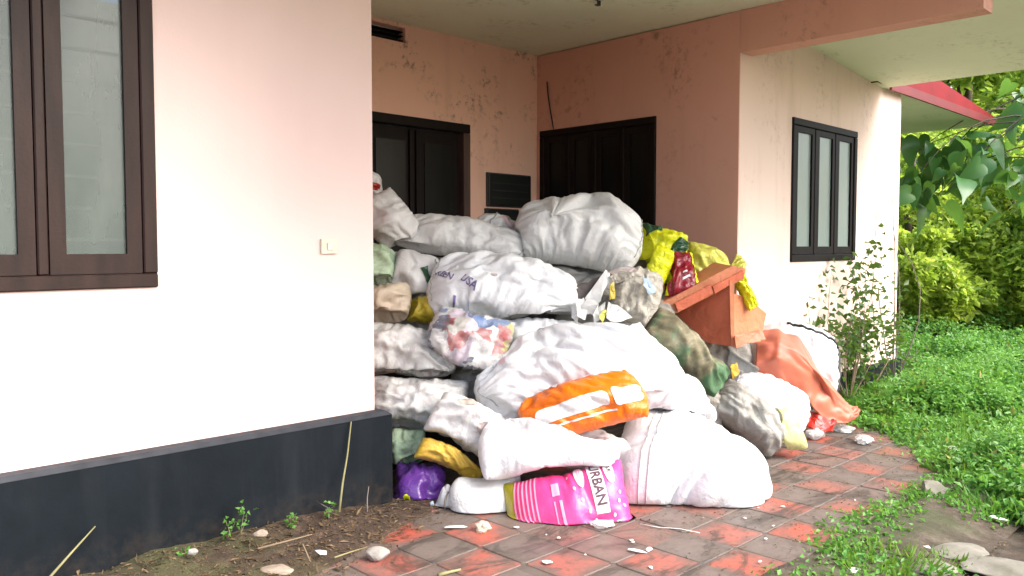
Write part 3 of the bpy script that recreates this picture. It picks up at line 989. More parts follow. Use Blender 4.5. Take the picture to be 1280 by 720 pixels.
# ---- sack materials
def woven(name, c=(0.74, 0.74, 0.73), dirt=0.35, dirtc=(0.36, 0.33, 0.29), rough=0.4, wr=0.35, trans=0.12, sc=3.0):
    m, t, b = new_mat(name)
    p = pos(t, 'object')
    oi = N(t, 'ShaderNodeObjectInfo')
    va = N(t, 'ShaderNodeVectorMath', operation='MULTIPLY_ADD')
    t.links.new(oi.outputs['Location'], va.inputs[0]); va.inputs[1].default_value = (7.3, 5.1, 9.7); t.links.new(p, va.inputs[2])
    p = va.outputs[0]
    n = noise(t, p, sc, 6, 0.65, dist=0.8)
    col = mixc(t, ramp(t, n, [(0.46, 0.0), (0.70, dirt)]), c, dirtc)
    f = noise(t, p, 22, 5, 0.7)
    col = mixc(t, ramp(t, f, [(0.60, 0.0), (0.74, dirt * 0.9)]), col, dirtc)
    t.links.new(col, b.inputs['Base Color'])
    b.inputs['Roughness'].default_value = rough
    b.inputs['Specular IOR Level'].default_value = 0.45
    w = noise(t, p, 12, 3, 0.62, dist=1.2)
    rg = N(t, 'ShaderNodeTexNoise', Scale=4.5, Detail=2.5, Roughness=0.5, Distortion=1.4)
    rg.noise_type = 'RIDGED_MULTIFRACTAL'
    mp = N(t, 'ShaderNodeMapping'); mp.inputs['Rotation'].default_value = (0.6, 0.5, 0.8); mp.inputs['Scale'].default_value = (1.0, 0.45, 1.0)
    t.links.new(p, mp.inputs['Vector']); t.links.new(mp.outputs[0], rg.inputs['Vector'])
    h = math_n(t, 'MULTIPLY', w, 0.9)
    rg2 = N(t, 'ShaderNodeTexNoise', Scale=3.2, Detail=3.0, Roughness=0.55, Distortion=0.7)
    rg2.noise_type = 'RIDGED_MULTIFRACTAL'
    mp2 = N(t, 'ShaderNodeMapping'); mp2.inputs['Rotation'].default_value = (-0.5, 0.9, -0.6); mp2.inputs['Scale'].default_value = (1.0, 0.3, 0.8)
    t.links.new(p, mp2.inputs['Vector']); t.links.new(mp2.outputs[0], rg2.inputs['Vector'])
    h = math_n(t, 'ADD', h, math_n(t, 'MULTIPLY', rg.outputs['Fac'], 0.55))
    h = math_n(t, 'ADD', h, math_n(t, 'MULTIPLY', rg2.outputs['Fac'], 0.7))
    bump(t, b, h, wr * 1.25, 0.03)
    if trans:
        tr = N(t, 'ShaderNodeBsdfTranslucent'); t.links.new(col, tr.inputs['Color'])
        mx = N(t, 'ShaderNodeMixShader', Fac=trans)
        t.links.new(b.outputs[0], mx.inputs[1]); t.links.new(tr.outputs[0], mx.inputs[2])
        t.links.new(mx.outputs[0], t.nodes['Material Output'].inputs['Surface'])
    return m


def clear_film(name, tint=(0.72, 0.72, 0.70), a0=0.35, a1=0.85, rough=0.18):
    m, t, b = new_mat(name)
    p = pos(t, 'object')
    n = noise(t, p, 7, 6, 0.65, dist=1.0)
    b.inputs['Base Color'].default_value = (*tint, 1)
    t.links.new(ramp(t, n, [(0.35, a0), (0.65, a1)]), b.inputs['Alpha'])
    b.inputs['Roughness'].default_value = rough
    bump(t, b, noise(t, p, 16, 6, 0.65, dist=1.5), 0.6, 0.03)
    return m


def rubbish_mat(name, cols, sc=9.0):
    m, t, b = new_mat(name)
    p = pos(t, 'object')
    mpd = noise(t, p, 5, 3)
    vo = N(t, 'ShaderNodeTexVoronoi', Scale=sc, Randomness=1.0)
    vm = N(t, 'ShaderNodeVectorMath', operation='ADD')
    t.links.new(p, vm.inputs[0])
    cmb = N(t, 'ShaderNodeCombineXYZ')
    for k in range(3): t.links.new(math_n(t, 'MULTIPLY', mpd, 0.25), cmb.inputs[k])
    t.links.new(cmb.outputs[0], vm.inputs[1])
    t.links.new(vm.outputs[0], vo.inputs['Vector'])
    sp = N(t, 'ShaderNodeSeparateColor'); t.links.new(vo.outputs['Color'], sp.inputs[0])
    r = t.nodes.new('ShaderNodeValToRGB'); r.color_ramp.interpolation = 'CONSTANT'
    while len(r.color_ramp.elements) < len(cols): r.color_ramp.elements.new(0.5)
    for k, (e, c) in enumerate(zip(r.color_ramp.elements, cols)):
        e.position = k / len(cols); e.color = (*c, 1)
    t.links.new(sp.outputs[0], r.inputs['Fac'])
    t.links.new(r.outputs['Color'], b.inputs['Base Color'])
    b.inputs['Roughness'].default_value = 0.4
    bump(t, b, vo.outputs['Distance'], 0.8, 0.03)
    return m


WH = [woven('white_woven_sack_%s' % n, c, d, sc=s) for n, c, d, s in (('clean', (0.80, 0.81, 0.82), 0.10, 3), ('dull', (0.74, 0.74, 0.73), 0.25, 4), ('soiled', (0.78, 0.77, 0.75), 0.36, 5))]
M['greysack'] = woven('grimy_and_gap_grey_sack', (0.30, 0.29, 0.265), 0.75, (0.15, 0.135, 0.11), 0.65, 0.45, 0)  # grime of the grey sack; fillers use it as painted gap shade
M['beige'] = woven('yellowed_beige_plastic', (0.62, 0.52, 0.40), 0.4, (0.40, 0.30, 0.2), 0.35, 0.5, 0.1)
M['purple'] = woven('purple_plastic', (0.10, 0.03, 0.22), 0.4, (0.05, 0.02, 0.09), 0.28, 0.5, 0)
M['mustard'] = woven('mustard_plastic', (0.42, 0.33, 0.03), 0.4, (0.2, 0.15, 0.03), 0.35, 0.5, 0)
M['yellowbag'] = woven('yellow_printed_sack', (0.62, 0.40, 0.05), 0.5, (0.35, 0.19, 0.08), 0.4, 0.4, 0)
M['lime'] = woven('lime_yellow_film', (0.74, 0.76, 0.015), 0.25, (0.55, 0.58, 0.03), 0.22, 0.8, 0.15)
M['yellowgreen'] = woven('pale_yellow_film', (0.70, 0.68, 0.12), 0.3, (0.5, 0.42, 0.1), 0.25, 0.8, 0.15)
M['maroon'] = woven('maroon_film', (0.20, 0.008, 0.02), 0.2, (0.12, 0.006, 0.012), 0.25, 0.5, 0)
M['darkgreen'] = simple('dark_green_print', (0.015, 0.07, 0.03), None, 20, 0.3)
M['film'] = clear_film('clear_polythene')
M['film_thin'] = clear_film('thin_clear_polythene', (0.75, 0.75, 0.74), 0.06, 0.42, 0.12)
M['film_yellow'] = clear_film('yellowish_carrier_film', (0.62, 0.60, 0.26), 0.45, 0.85, 0.3)
M['film_green'] = clear_film('pale_green_film', (0.55, 0.72, 0.50), 0.4, 0.85, 0.2)
M['rub_grey'] = rubbish_mat('pale_mixed_waste', [(0.76, 0.75, 0.73), (0.66, 0.64, 0.61), (0.79, 0.79, 0.78), (0.68, 0.64, 0.60), (0.60, 0.64, 0.60), (0.77, 0.77, 0.76), (0.74, 0.68, 0.67)])
M['rub_col'] = rubbish_mat('bright_mixed_waste', [(0.62, 0.60, 0.58), (0.04, 0.14, 0.38), (0.70, 0.69, 0.67), (0.50, 0.42, 0.05), (0.62, 0.52, 0.60), (0.12, 0.13, 0.20), (0.70, 0.68, 0.66), (0.40, 0.06, 0.06), (0.5, 0.48, 0.42)], 8)
M['rub_green'] = rubbish_mat('green_blue_waste', [(0.45, 0.60, 0.15), (0.62, 0.66, 0.55), (0.12, 0.35, 0.42), (0.50, 0.62, 0.20), (0.65, 0.66, 0.6), (0.10, 0.22, 0.08)], 8)
M['rub_dkgreen'] = rubbish_mat('dark_green_waste', [(0.02, 0.12, 0.06), (0.25, 0.32, 0.26), (0.03, 0.08, 0.05), (0.40, 0.44, 0.40), (0.02, 0.16, 0.09)], 10)
M['rub_bundle'] = woven('grubby_crumpled_film', (0.44, 0.41, 0.35), 0.6, (0.24, 0.20, 0.15), 0.35, 1.0, 0.08)
M['orange_plain'] = woven('orange_film', (0.80, 0.17, 0.005), 0.3, (0.62, 0.09, 0.004), 0.35, 0.4, 0.05)
M['red_film'] = woven('red_film', (0.36, 0.02, 0.012), 0.3, (0.2, 0.012, 0.01), 0.3, 0.5, 0)
M['pink'] = woven('pink_film', (0.74, 0.04, 0.26), 0.25, (0.55, 0.03, 0.17), 0.28, 0.3, 0)
M['print_purple'] = simple('violet_ink', (0.11, 0.07, 0.22), (0.22, 0.18, 0.32), 30, 0.6)
M['print_pinkink'] = simple('faint_pink_ink', (0.62, 0.36, 0.40), (0.7, 0.6, 0.6), 30, 0.6)
M['print_white'] = simple('white_ink', (0.80, 0.78, 0.78), None, 30, 0.5)
M['print_lightpink'] = simple('pale_pink_ink', (0.80, 0.32, 0.48), None, 30, 0.5)
M['print_darkpink'] = simple('deep_pink_ink', (0.42, 0.015, 0.12), None, 30, 0.5)
M['print_dark'] = simple('dark_ink', (0.10, 0.045, 0.06), None, 30, 0.5)
M['stitch'] = simple('grey_stitching', (0.42, 0.42, 0.41), None, 30, 0.7)
M['piping'] = simple('black_piping', (0.012, 0.012, 0.014), None, 30, 0.5)
M['stain'] = simple('brown_stain', (0.33, 0.27, 0.22), (0.48, 0.43, 0.38), 30, 0.7)
M['stain2'] = simple('reddish_stain', (0.36, 0.26, 0.24), (0.50, 0.45, 0.43), 30, 0.7)
M['cord'] = simple('jute_cord', (0.30, 0.26, 0.2), None, 30, 0.8)


def mossy_mat():
    m, t, b = new_mat('mossy_woven_sack')
    p = pos(t, 'object')
    c = ramp(t, noise(t, p, 5, 6, 0.65, dist=0.6), [(0.32, (0.05, 0.045, 0.028)), (0.5, (0.17, 0.15, 0.085)), (0.68, (0.36, 0.32, 0.24))])
    k = noise(t, p, 2.6, 4, 0.6)
    c = mixc(t, ramp(t, k, [(0.46, 0.0), (0.56, 0.85)]), c, (0.035, 0.13, 0.05))
    t.links.new(c, b.inputs['Base Color'])
    b.inputs['Roughness'].default_value = 0.7
    bump(t, b, noise(t, p, 25, 6, 0.7), 0.5, 0.02)
    return m


M['mossy'] = mossy_mat()


def pink_mat():
    """pink sack: yellow hemmed end and amber lower edge, by sack coordinates."""
    m, t, b = new_mat('pink_sack_with_yellow_hem')
    uv = pos(t, 'uv')
    sx = N(t, 'ShaderNodeSeparateXYZ'); t.links.new(uv, sx.inputs[0])
    p = pos(t, 'object')
    wob = math_n(t, 'MULTIPLY', math_n(t, 'SUBTRACT', noise(t, p, 9, 4), 0.5), 0.05)
    u = math_n(t, 'ADD', sx.outputs['X'], wob); v = math_n(t, 'ADD', sx.outputs['Y'], wob)
    pink = mixc(t, noise(t, p, 6, 4), (0.76, 0.035, 0.185), (0.70, 0.06, 0.23))
    yel = mixc(t, noise(t, p, 14, 5), (0.50, 0.46, 0.01), (0.28, 0.23, 0.02))
    c = mixc(t, math_n(t, 'LESS_THAN', v, 0.10), pink, (0.50, 0.22, 0.06))
    c = mixc(t, math_n(t, 'LESS_THAN', u, 0.12), c, yel)
    t.links.new(c, b.inputs['Base Color'])
    b.inputs['Roughness'].default_value = 0.32
    bump(t, b, noise(t, p, 18, 5, 0.65), 0.35, 0.015)
    return m


M['pinksack'] = pink_mat()


def stuffing(S, mat, name='contents', sh=0.86):
    A = S.A.copy()
    mid = (A[0] + A[1]) / 2
    c = A.reshape(-1, 3).mean(0)
    g = np.random.default_rng(5)
    for k in range(2):
        q = mid + (A[k] - mid) * sh
        q = c + (q - c) * 0.965
        A[k] = q + (smooth_noise(q.shape[:2], g, 2) * 0.004)[..., None] * np.array([0.6, 0.6, 0.6])
    m = (A[0] + A[1]) / 2
    for sl in ((0, slice(None)), (-1, slice(None)), (slice(None), 0), (slice(None), -1)):
        A[0][sl] = m[sl]; A[1][sl] = m[sl]
    return grid_mesh(name, A, mat, S.loc, S.o, subsurf=0)


def seam_line(S, name, pts, mat, r=0.006, off=0.004, sheet=0):
    P = surf(S, [p[0] for p in pts], [p[1] for p in pts], off, sheet) - S.loc
    b = MB(); b.tube(P.tolist(), r, 5)
    return b.build(name, mat, S.o, True)


def line(a, b, n=24): return [(a[0] + (b[0] - a[0]) * k / (n - 1), a[1] + (b[1] - a[1]) * k / (n - 1)) for k in range(n)]


def tie(S, row, rad=0.03):
    nx, ny = S.A.shape[1:3]
    i = int(row * (nx - 1))
    q = S.A[:, i].reshape(-1, 3) - S.loc
    m = q.mean(0)
    i2 = min(i + 1, nx - 1); i0 = max(i - 1, 0)
    ax = Vector(S.A[:, i2].reshape(-1, 3).mean(0) - S.A[:, i0].reshape(-1, 3).mean(0)).normalized()
    a = ax.orthogonal().normalized(); b_ = ax.cross(a)
    mb = MB()
    mb.tube([Vector(m) + (a * math.cos(k * 0.5236) + b_ * math.sin(k * 0.5236)) * rad for k in range(13)], 0.006, 5)
    return mb.build('tie_cord', M['cord'], S.o, True)


# ---- the heap, from the bottom and the back upwards
SK = {}
def sk(key, *a, **k): SK[key] = make_sack(*a, **k); return SK[key]

# fillers added deeper in the heap, dark grey so the gaps read as shade
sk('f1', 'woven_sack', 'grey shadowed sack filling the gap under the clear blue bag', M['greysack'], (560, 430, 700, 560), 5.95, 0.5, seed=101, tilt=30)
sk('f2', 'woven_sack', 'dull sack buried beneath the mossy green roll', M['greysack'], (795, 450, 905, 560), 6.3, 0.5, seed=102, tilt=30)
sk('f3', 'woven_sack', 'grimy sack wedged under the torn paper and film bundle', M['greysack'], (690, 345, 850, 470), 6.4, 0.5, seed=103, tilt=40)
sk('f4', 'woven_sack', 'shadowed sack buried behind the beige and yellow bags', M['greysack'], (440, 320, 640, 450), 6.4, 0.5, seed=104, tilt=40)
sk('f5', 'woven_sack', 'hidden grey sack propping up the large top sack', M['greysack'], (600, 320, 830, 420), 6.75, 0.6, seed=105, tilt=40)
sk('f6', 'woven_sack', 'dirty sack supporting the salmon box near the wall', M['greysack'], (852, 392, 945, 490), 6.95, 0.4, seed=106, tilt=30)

# ground row
sk('purple', 'plastic_bag', 'purple plastic bag squeezed against the dark plinth', M['purple'], (491, 575, 560, 632), 5.28, 0.26, seed=11, rc=0.5, tilt=30, excess=0.28, flat=0.6, cat='bag')
sk('green', 'plastic_bag', 'small green and clear plastic bag above the purple one', M['film_green'], (486, 534, 534, 584), 5.45, 0.26, seed=12, rc=0.7, tilt=20, excess=0.14, cat='bag')
stuffing(SK['green'], M['rub_dkgreen'])
sk('small', 'woven_sack', 'small white soiled sack with gathered neck beside the pink sack', WH[1], (541, 590, 652, 653), 5.02, 0.24, seed=13, roll=-8, tilt=30, excess=0.10, cinch=[(0.14, 0.055)])
tie(SK['small'], 0.14, 0.058)
sk('front', 'woven_sack', 'largest bright white sack at the front right of the heap', WH[0], (762, 510, 966, 640), 5.32, 0.66, seed=14, roll=-18, tilt=35, rc=0.65, excess=0.06, lump=0.2, fill=0.6, bend=-0.08, taper=-0.15)
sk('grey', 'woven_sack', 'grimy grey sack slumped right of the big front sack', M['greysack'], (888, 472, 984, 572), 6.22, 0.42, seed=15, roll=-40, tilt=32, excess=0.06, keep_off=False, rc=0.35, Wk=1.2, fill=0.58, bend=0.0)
sk('white_r', 'woven_sack', 'white sack lying between the grey sack and the salmon sheet', WH[0], (905, 463, 1014, 548), 6.55, 0.42, seed=16, roll=-24, tilt=40, rc=0.6, keep_off=False, lump=0.2, excess=0.05)
sk('carrier', 'carrier_bag', 'yellowish see-through carrier bag at the foot of the grey sack', M['film_yellow'], (946, 508, 1011, 563), 6.22, 0.2, seed=17, roll=10, tilt=30, excess=0.2, cat='bag', cinch=[(0.3, 0.06)])
sk('piped', 'woven_sack', 'white sack edged with black piping beside the weeds', WH[0], (945, 400, 1050, 512), 7.25, 0.46, seed=18, roll=-12, tilt=28, rc=0.55, excess=0.05, bend=-0.05, taper=0.0)

# second row
sk('lw1', 'polythene_bag', 'white clear bag resting on the plinth corner', M['film'], (440, 468, 587, 543), 5.62, 0.42, seed=21, roll=-6, tilt=30, excess=0.12, cat='bag')
stuffing(SK['lw1'], M['rub_grey'])
sk('lw2', 'polythene_bag', 'greyish see-through bag of waste by the wall edge', M['film'], (430, 402, 573, 475), 5.75, 0.42, seed=22, roll=-10, tilt=30, rc=0.5, excess=0.12, cat='bag')
stuffing(SK['lw2'], M['rub_grey'])
sk('clearblue', 'polythene_bag', 'clear bag showing blue and coloured waste in mid heap', M['film_thin'], (532, 381, 646, 469), 5.68, 0.36, seed=23, roll=-18, tilt=30, rc=0.5, excess=0.12, cat='bag')
stuffing(SK['clearblue'], M['rub_col'])
sk('whitegap', 'woven_sack', 'plain white sack end showing right of the clear blue bag', WH[0], (612, 396, 735, 470), 5.95, 0.4, seed=24, tilt=30)
sk('yellow', 'woven_sack', 'yellow and brown printed sack under the stained white sack', M['yellowbag'], (516, 546, 606, 606), 5.22, 0.18, seed=25, roll=-30, tilt=35, rc=0.2, Wk=0.9)
sk('stained', 'woven_sack', 'white sack with brown stains above the yellow printed sack', WH[2], (528, 488, 655, 594), 5.28, 0.34, seed=26, roll=-30, tilt=35, excess=0.10, Wk=1.15)
sk('right_up', 'woven_sack', 'white torn topped sack leaning on the mossy roll', WH[0], (772, 428, 897, 545), 5.55, 0.42, seed=27, roll=-40, tilt=38, excess=0.08, Wk=1.3)
sk('centre', 'woven_sack', 'very large white sack at the centre above the orange bag', WH[0], (591, 402, 850, 532), 5.62, 0.62, seed=28, roll=12, tilt=40, rc=0.85, excess=0.08, lump=0.25, bend=-0.09)
sk('mossy', 'woven_sack', 'mossy green and brown sack slanting like a roll', M['mossy'], (798, 382, 914, 498), 5.98, 0.34, seed=29, roll=-42, tilt=40, excess=0.05, rc=0.2, Wk=0.95)
sk('orange', 'plastic_sack', 'bright orange plastic sack with white bar', M['orange_plain'], (647, 460, 812, 560), 5.14, 0.34, seed=30, roll=20, tilt=30, excess=0.07, rc=0.65, Wk=0.80, taper=0.06, bend=-0.03, keep_off=False, fill=0.62)
sk('pink', 'plastic_sack', 'pink printed plastic sack with yellow hem at the front', M['pinksack'], (626, 572, 796, 669), 4.88, 0.30, seed=32, roll=11, tilt=30, excess=0.07, rc=0.10, lump=0.2, taper=-0.06, bend=0.0, keep_off=False, fill=0.6, Wk=0.85)
sk('gapfill', 'woven_sack', 'greyish white sack end between the orange sack and the front sack', WH[1], (690, 518, 835, 622), 5.32, 0.34, seed=71, roll=-25, tilt=30, rc=0.5, keep_off=False)
sk('long', 'woven_sack', 'long bright white sack lying over the pink sack', WH[0], (597, 521, 776, 601), 5.02, 0.30, seed=31, roll=-4, tilt=42, excess=0.08, rc=0.75, taper=-0.2, bend=-0.05)

# left column and top
sk('beige', 'plastic_bag', 'beige yellowed plastic bag against the wall edge', M['beige'], (425, 352, 516, 406), 5.95, 0.36, seed=41, rc=0.7, tilt=25, excess=0.12, cat='bag')
sk('mustard', 'plastic_bag', 'small mustard yellow bag deep in the heap', M['mustard'], (508, 368, 556, 406), 6.0, 0.22, seed=42, tilt=25, excess=0.1, cat='bag')
sk('limebag', 'polythene_bag', 'lime and blue tinted clear bag by the wall edge', M['film_green'], (425, 302, 496, 362), 6.12, 0.34, seed=43, rc=0.6, tilt=25, excess=0.14, cat='bag')
stuffing(SK['limebag'], M['rub_green'])
sk('l3', 'woven_sack', 'dull white sack below the lying white sack on the left', WH[1], (474, 311, 552, 376), 6.22, 0.4, seed=44, rc=0.5, tilt=30)
sk('lettered', 'woven_sack', 'white sack printed with violet letters in the upper heap', WH[0], (532, 312, 725, 405), 6.05, 0.5, seed=45, roll=-9, tilt=32, rc=0.7, excess=0.08, taper=-0.12, bend=-0.04)
sk('stitched', 'woven_sack', 'white sack with stitched flap and pink print behind the lying sack', WH[1], (584, 266, 655, 328), 6.75, 0.32, seed=46, roll=-20, tilt=35, rc=0.5)
sk('lying', 'woven_sack', 'white sack lying flat below the porch door', WH[1], (492, 266, 662, 330), 6.5, 0.40, seed=47, roll=-11, tilt=40, rc=0.55, excess=0.05, taper=-0.18, bend=-0.05, lump=0.2)
sk('l5', 'woven_sack', 'white sack standing on end at the upper left', WH[1], (440, 233, 524, 314), 6.35, 0.36, seed=48, roll=-52, tilt=25, rc=0.55, excess=0.04, Wk=1.7, lump=0.2, bend=0.0)
sk('l6', 'woven_sack', 'topmost greyish sack peeking past the wall edge', WH[1], (425, 212, 479, 258), 6.55, 0.3, seed=49, tilt=25, rc=0.7)
sk('top', 'woven_sack', 'big lumpy white sack on top of the heap', WH[1], (642, 240, 804, 343), 6.55, 0.66, seed=50, roll=-8, tilt=35, rc=0.85, excess=0.09, lump=0.5, bend=-0.06, taper=0.05, pinch=[(0.34, 0.60, 0.13, 0.10)])
sk('bundle', 'plastic_bundle', 'crumpled grubby bundle of film beside the torn paper', M['rub_bundle'], (762, 332, 830, 408), 6.02, 0.32, seed=51, roll=-20, tilt=30, excess=0.22, rc=0.6, cat='bundle')
# yellow packets on the right
sk('y1', 'plastic_bag', 'yellow and green bag on the back of the packets', M['lime'], (793, 278, 862, 334), 6.75, 0.24, seed=61, roll=-15, tilt=35, excess=0.22, cat='bag')
sk('y2', 'plastic_bag', 'crumpled lime yellow bag next to the top sack', M['lime'], (796, 304, 844, 380), 6.5, 0.2, seed=62, roll=65, tilt=30, excess=0.2, Wk=1.2, cat='bag')
sk('y3', 'plastic_bag', 'pale yellow knotted bag behind the salmon box', M['yellowgreen'], (855, 301, 934, 358), 6.85, 0.24, seed=63, roll=-12, tilt=35, excess=0.25, cinch=[(0.75, 0.04)], cat='bag')
sk('y4', 'plastic_bag', 'small yellow bag hanging beyond the salmon box', M['lime'], (913, 334, 949, 390), 6.50, 0.16, seed=64, roll=-60, tilt=30, excess=0.22, Wk=1.2, cat='bag')
sk('maroon', 'plastic_packet', 'maroon packet with yellow borders among yellow bags', M['maroon'], (822, 313, 876, 372), 6.55, 0.18, seed=65, roll=8, tilt=35, excess=0.06, rc=0.1, cat='packet')

# printing, stitching and stains
S = SK['lettered']
decal(S, 'printed_lettering', text_bm('KEEN', 0.125, 0.47, 0.056, -32, 1.0, 2.0), M['print_purple'])
decal(S, 'printed_lettering', text_bm('USA', 0.285, 0.33, 0.064, -32, 1.0, 2.0), M['print_purple'])
decal(S, 'ink_smudge', poly_bm([[(0.17, 0.06), (0.185, 0.06), (0.205, 0.18), (0.19, 0.19)]]), M['print_purple'])
decal(S, 'ink_smudge', poly_bm([ellipse(0.42, 0.46, 0.022, 0.022, 9)]), M['stain2'])
S = SK['stained']
decal(S, 'brown_stain', poly_bm([[(0.28 + (0.075 + 0.02 * random.random()) * math.cos(a * 0.42), 0.72 + (0.10 + 0.03 * random.random()) * math.sin(a * 0.42)) for a in range(15)]]), M['stain'], 0.003)
decal(S, 'reddish_stain', poly_bm([[(0.58 + (0.07 + 0.03 * random.random()) * math.cos(a * 0.42), 0.40 + (0.10 + 0.04 * random.random()) * math.sin(a * 0.42)) for a in range(15)]]), M['stain2'], 0.003)
S = SK['orange']
def rrect(x0, y0, x1, y1, r, ry):
    out = []
    for cx_, cy_, a0 in ((x1 - r, y1 - ry, 0), (x0 + r, y1 - ry, 90), (x0 + r, y0 + ry, 180), (x1 - r, y0 + ry, 270)):
        for k in range(5): out.append((cx_ + r * math.cos(R(a0 + k * 22.5)), cy_ + ry * math.sin(R(a0 + k * 22.5))))
    return out
decal(S, 'white_bar', poly_bm([rrect(0.16, 0.30, 0.70, 0.53, 0.04, 0.09)]), M['print_white'])
decal(S, 'white_block', poly_bm([rrect(0.73, 0.27, 0.94, 0.55, 0.03, 0.06)]), M['print_white'])
decal(S, 'white_stripe', poly_bm([[(0.16, 0.22), (0.72, 0.20), (0.72, 0.225), (0.16, 0.245)]]), M['print_white'])
decal(S, 'white_edge', poly_bm([[(0.05, 0.93), (0.35, 0.92), (0.40, 0.86), (0.45, 0.92), (0.80, 0.94), (0.80, 0.965), (0.05, 0.955)]]), M['print_white'])
decal(S, 'dark_spot', poly_bm([ellipse(0.36, 0.89, 0.018, 0.03, 8)]), M['red_film'], 0.007)
sk('redflap', 'plastic_bag', 'dark red plastic scrap tucked under the orange sack', M['red_film'], (646, 516, 706, 552), 5.16, 0.10, seed=70, roll=-18, tilt=35, excess=0.25, cat='bag')
S = SK['pink']
for k in range(6):
    x = 0.125 + k * 0.030
    decal(S, 'pale_stripe', poly_bm([[(x, 0.14), (x + 0.012, 0.14), (x + 0.012, 0.92), (x, 0.92)]]), M['print_lightpink'])
decal(S, 'white_panel', poly_bm([[(0.70, 0.32), (0.80, 0.32), (0.80, 0.97), (0.70, 0.97)]]), M['print_white'])
decal(S, 'printed_lettering', text_bm('URBAN', 0.75, 0.645, 0.098, -90, 1.0, 1.55), M['print_dark'], 0.009)
decal(S, 'white_oval', poly_bm([ellipse(0.635, 0.80, 0.036, 0.17)]), M['print_white'])
decal(S, 'white_oval', poly_bm([ellipse(0.855, 0.80, 0.036, 0.18)]), M['print_white'])
decal(S, 'printed_lettering', text_bm('AK', 0.855, 0.80, 0.05, -90, 1.0, 1.6), M['print_dark'], 0.009)
decal(S, 'printed_mark', poly_bm([[(0.625, 0.70), (0.632, 0.70), (0.632, 0.90), (0.625, 0.90)], [(0.640, 0.72), (0.646, 0.72), (0.646, 0.88), (0.640, 0.88)]]), M['print_lightpink'], 0.009)
decal(S, 'printed_mark', poly_bm([[(0.40, 0.58), (0.455, 0.58), (0.455, 0.74), (0.40, 0.74)]]), M['print_lightpink'])
decal(S, 'printed_mark', poly_bm([[(0.445, 0.20), (0.465, 0.20), (0.465, 0.52), (0.445, 0.52)]]), M['print_lightpink'])
decal(S, 'printed_mark', poly_bm([[(0.405, 0.20), (0.415, 0.20), (0.415, 0.52), (0.405, 0.52)]]), M['print_lightpink'])
for (x, y) in ((.54, .80), (.57, .62), (.61, .48), (.65, .36), (.69, .26), (.76, .22), (.83, .28), (.88, .42), (.90, .52), (.92, .36), (.84, .18)):
    decal(S, 'white_dot', poly_bm([ellipse(x, y, 0.010, 0.022, 8)]), M['print_white'])
S = SK['front']
seam_line(S, 'stitched_seam', line((0.16, 0.95), (0.14, 0.06)), M['stitch'], 0.004)
seam_line(S, 'stitched_seam', line((0.20, 0.95), (0.18, 0.06)), M['stitch'], 0.004)
S = SK['stitched']
seam_line(S, 'stitched_seam', line((0.35, 0.95), (0.30, 0.10)), M['stitch'], 0.006)
decal(S, 'printed_mark', poly_bm([ellipse(0.62, 0.68, 0.14, 0.09, 14)]), M['print_pinkink'])
S = SK['centre']
decal(S, 'printed_mark', poly_bm([ellipse(0.20, 0.62, 0.02, 0.05, 10)]), M['print_pinkink'])
decal(S, 'ink_smudge', poly_bm([[(0.40, 0.93), (0.47, 0.95), (0.48, 0.91), (0.43, 0.90)]]), M['print_purple'])
for key in ('lettered', 'lying', 'centre', 'white_r', 'whitegap'):
    seam_line(SK[key], 'stitched_seam', line((0.045, 0.80), (0.045, 0.16)), M['stitch'], 0.004)
for key, sl in (('lying', 0.95), ('top', 0.95), ('l3', 0.94)):
    seam_line(SK[key], 'stitched_seam', line((sl, 0.85), (sl, 0.15)), M['stitch'], 0.004)
S = SK['piped']
seam_line(S, 'black_piping', [(k / 30, 0.84 + 0.04 * math.sin(k / 4)) for k in range(8, 30)] + [(0.95, 0.84 - k * 0.045) for k in range(1, 16)], M['piping'], 0.014, 0.004)
S = SK['y1']
decal(S, 'green_patch', poly_bm([[(0.05, 0.55), (0.45, 0.80), (0.40, 0.95), (0.06, 0.88)], [(0.62, 0.28), (0.92, 0.30), (0.95, 0.62), (0.74, 0.66)]]), M['darkgreen'])
S = SK['maroon']
decal(S, 'yellow_border', poly_bm([[(0.0, 0.02), (0.10, 0.02), (0.12, 0.98), (0.0, 0.98)]]), M['lime'])
decal(S, 'yellow_border', poly_bm([[(0.90, 0.05), (1.0, 0.05), (1.0, 0.95), (0.92, 0.95)]]), M['lime'])
decal(S, 'white_mark', poly_bm([[(0.58, 0.22), (0.78, 0.26), (0.77, 0.31), (0.58, 0.27)], [(0.60, 0.34), (0.72, 0.37), (0.71, 0.41), (0.60, 0.38)]]), M['print_white'])
S = SK['purple']
decal(S, 'yellow_sticker', poly_bm([ellipse(0.34, 0.32, 0.06, 0.07, 10)]), M['lime'])
decal(SK['l6'], 'red_patch', poly_bm([[(0.55, 0.22), (0.95, 0.25), (0.95, 0.5), (0.6, 0.48)]]), M['red_film'])
decal(SK['l3'], 'green_patch', poly_bm([[(0.70, 0.45), (0.82, 0.55), (0.86, 0.30), (0.95, 0.2), (0.9, 0.08), (0.78, 0.2)]]), M['darkgreen'])

# salmon box with thick lid tipped over the heap
M['salmon'] = woven('salmon_board', (0.60, 0.145, 0.07), 0.55, (0.34, 0.09, 0.05), 0.5, 0.25, 0)
M['salmon_lid'] = woven('paler_salmon_board', (0.54, 0.19, 0.09), 0.55, (0.36, 0.14, 0.075), 0.55, 0.2, 0)  # paler board tone for the lid, right panel and corner strip


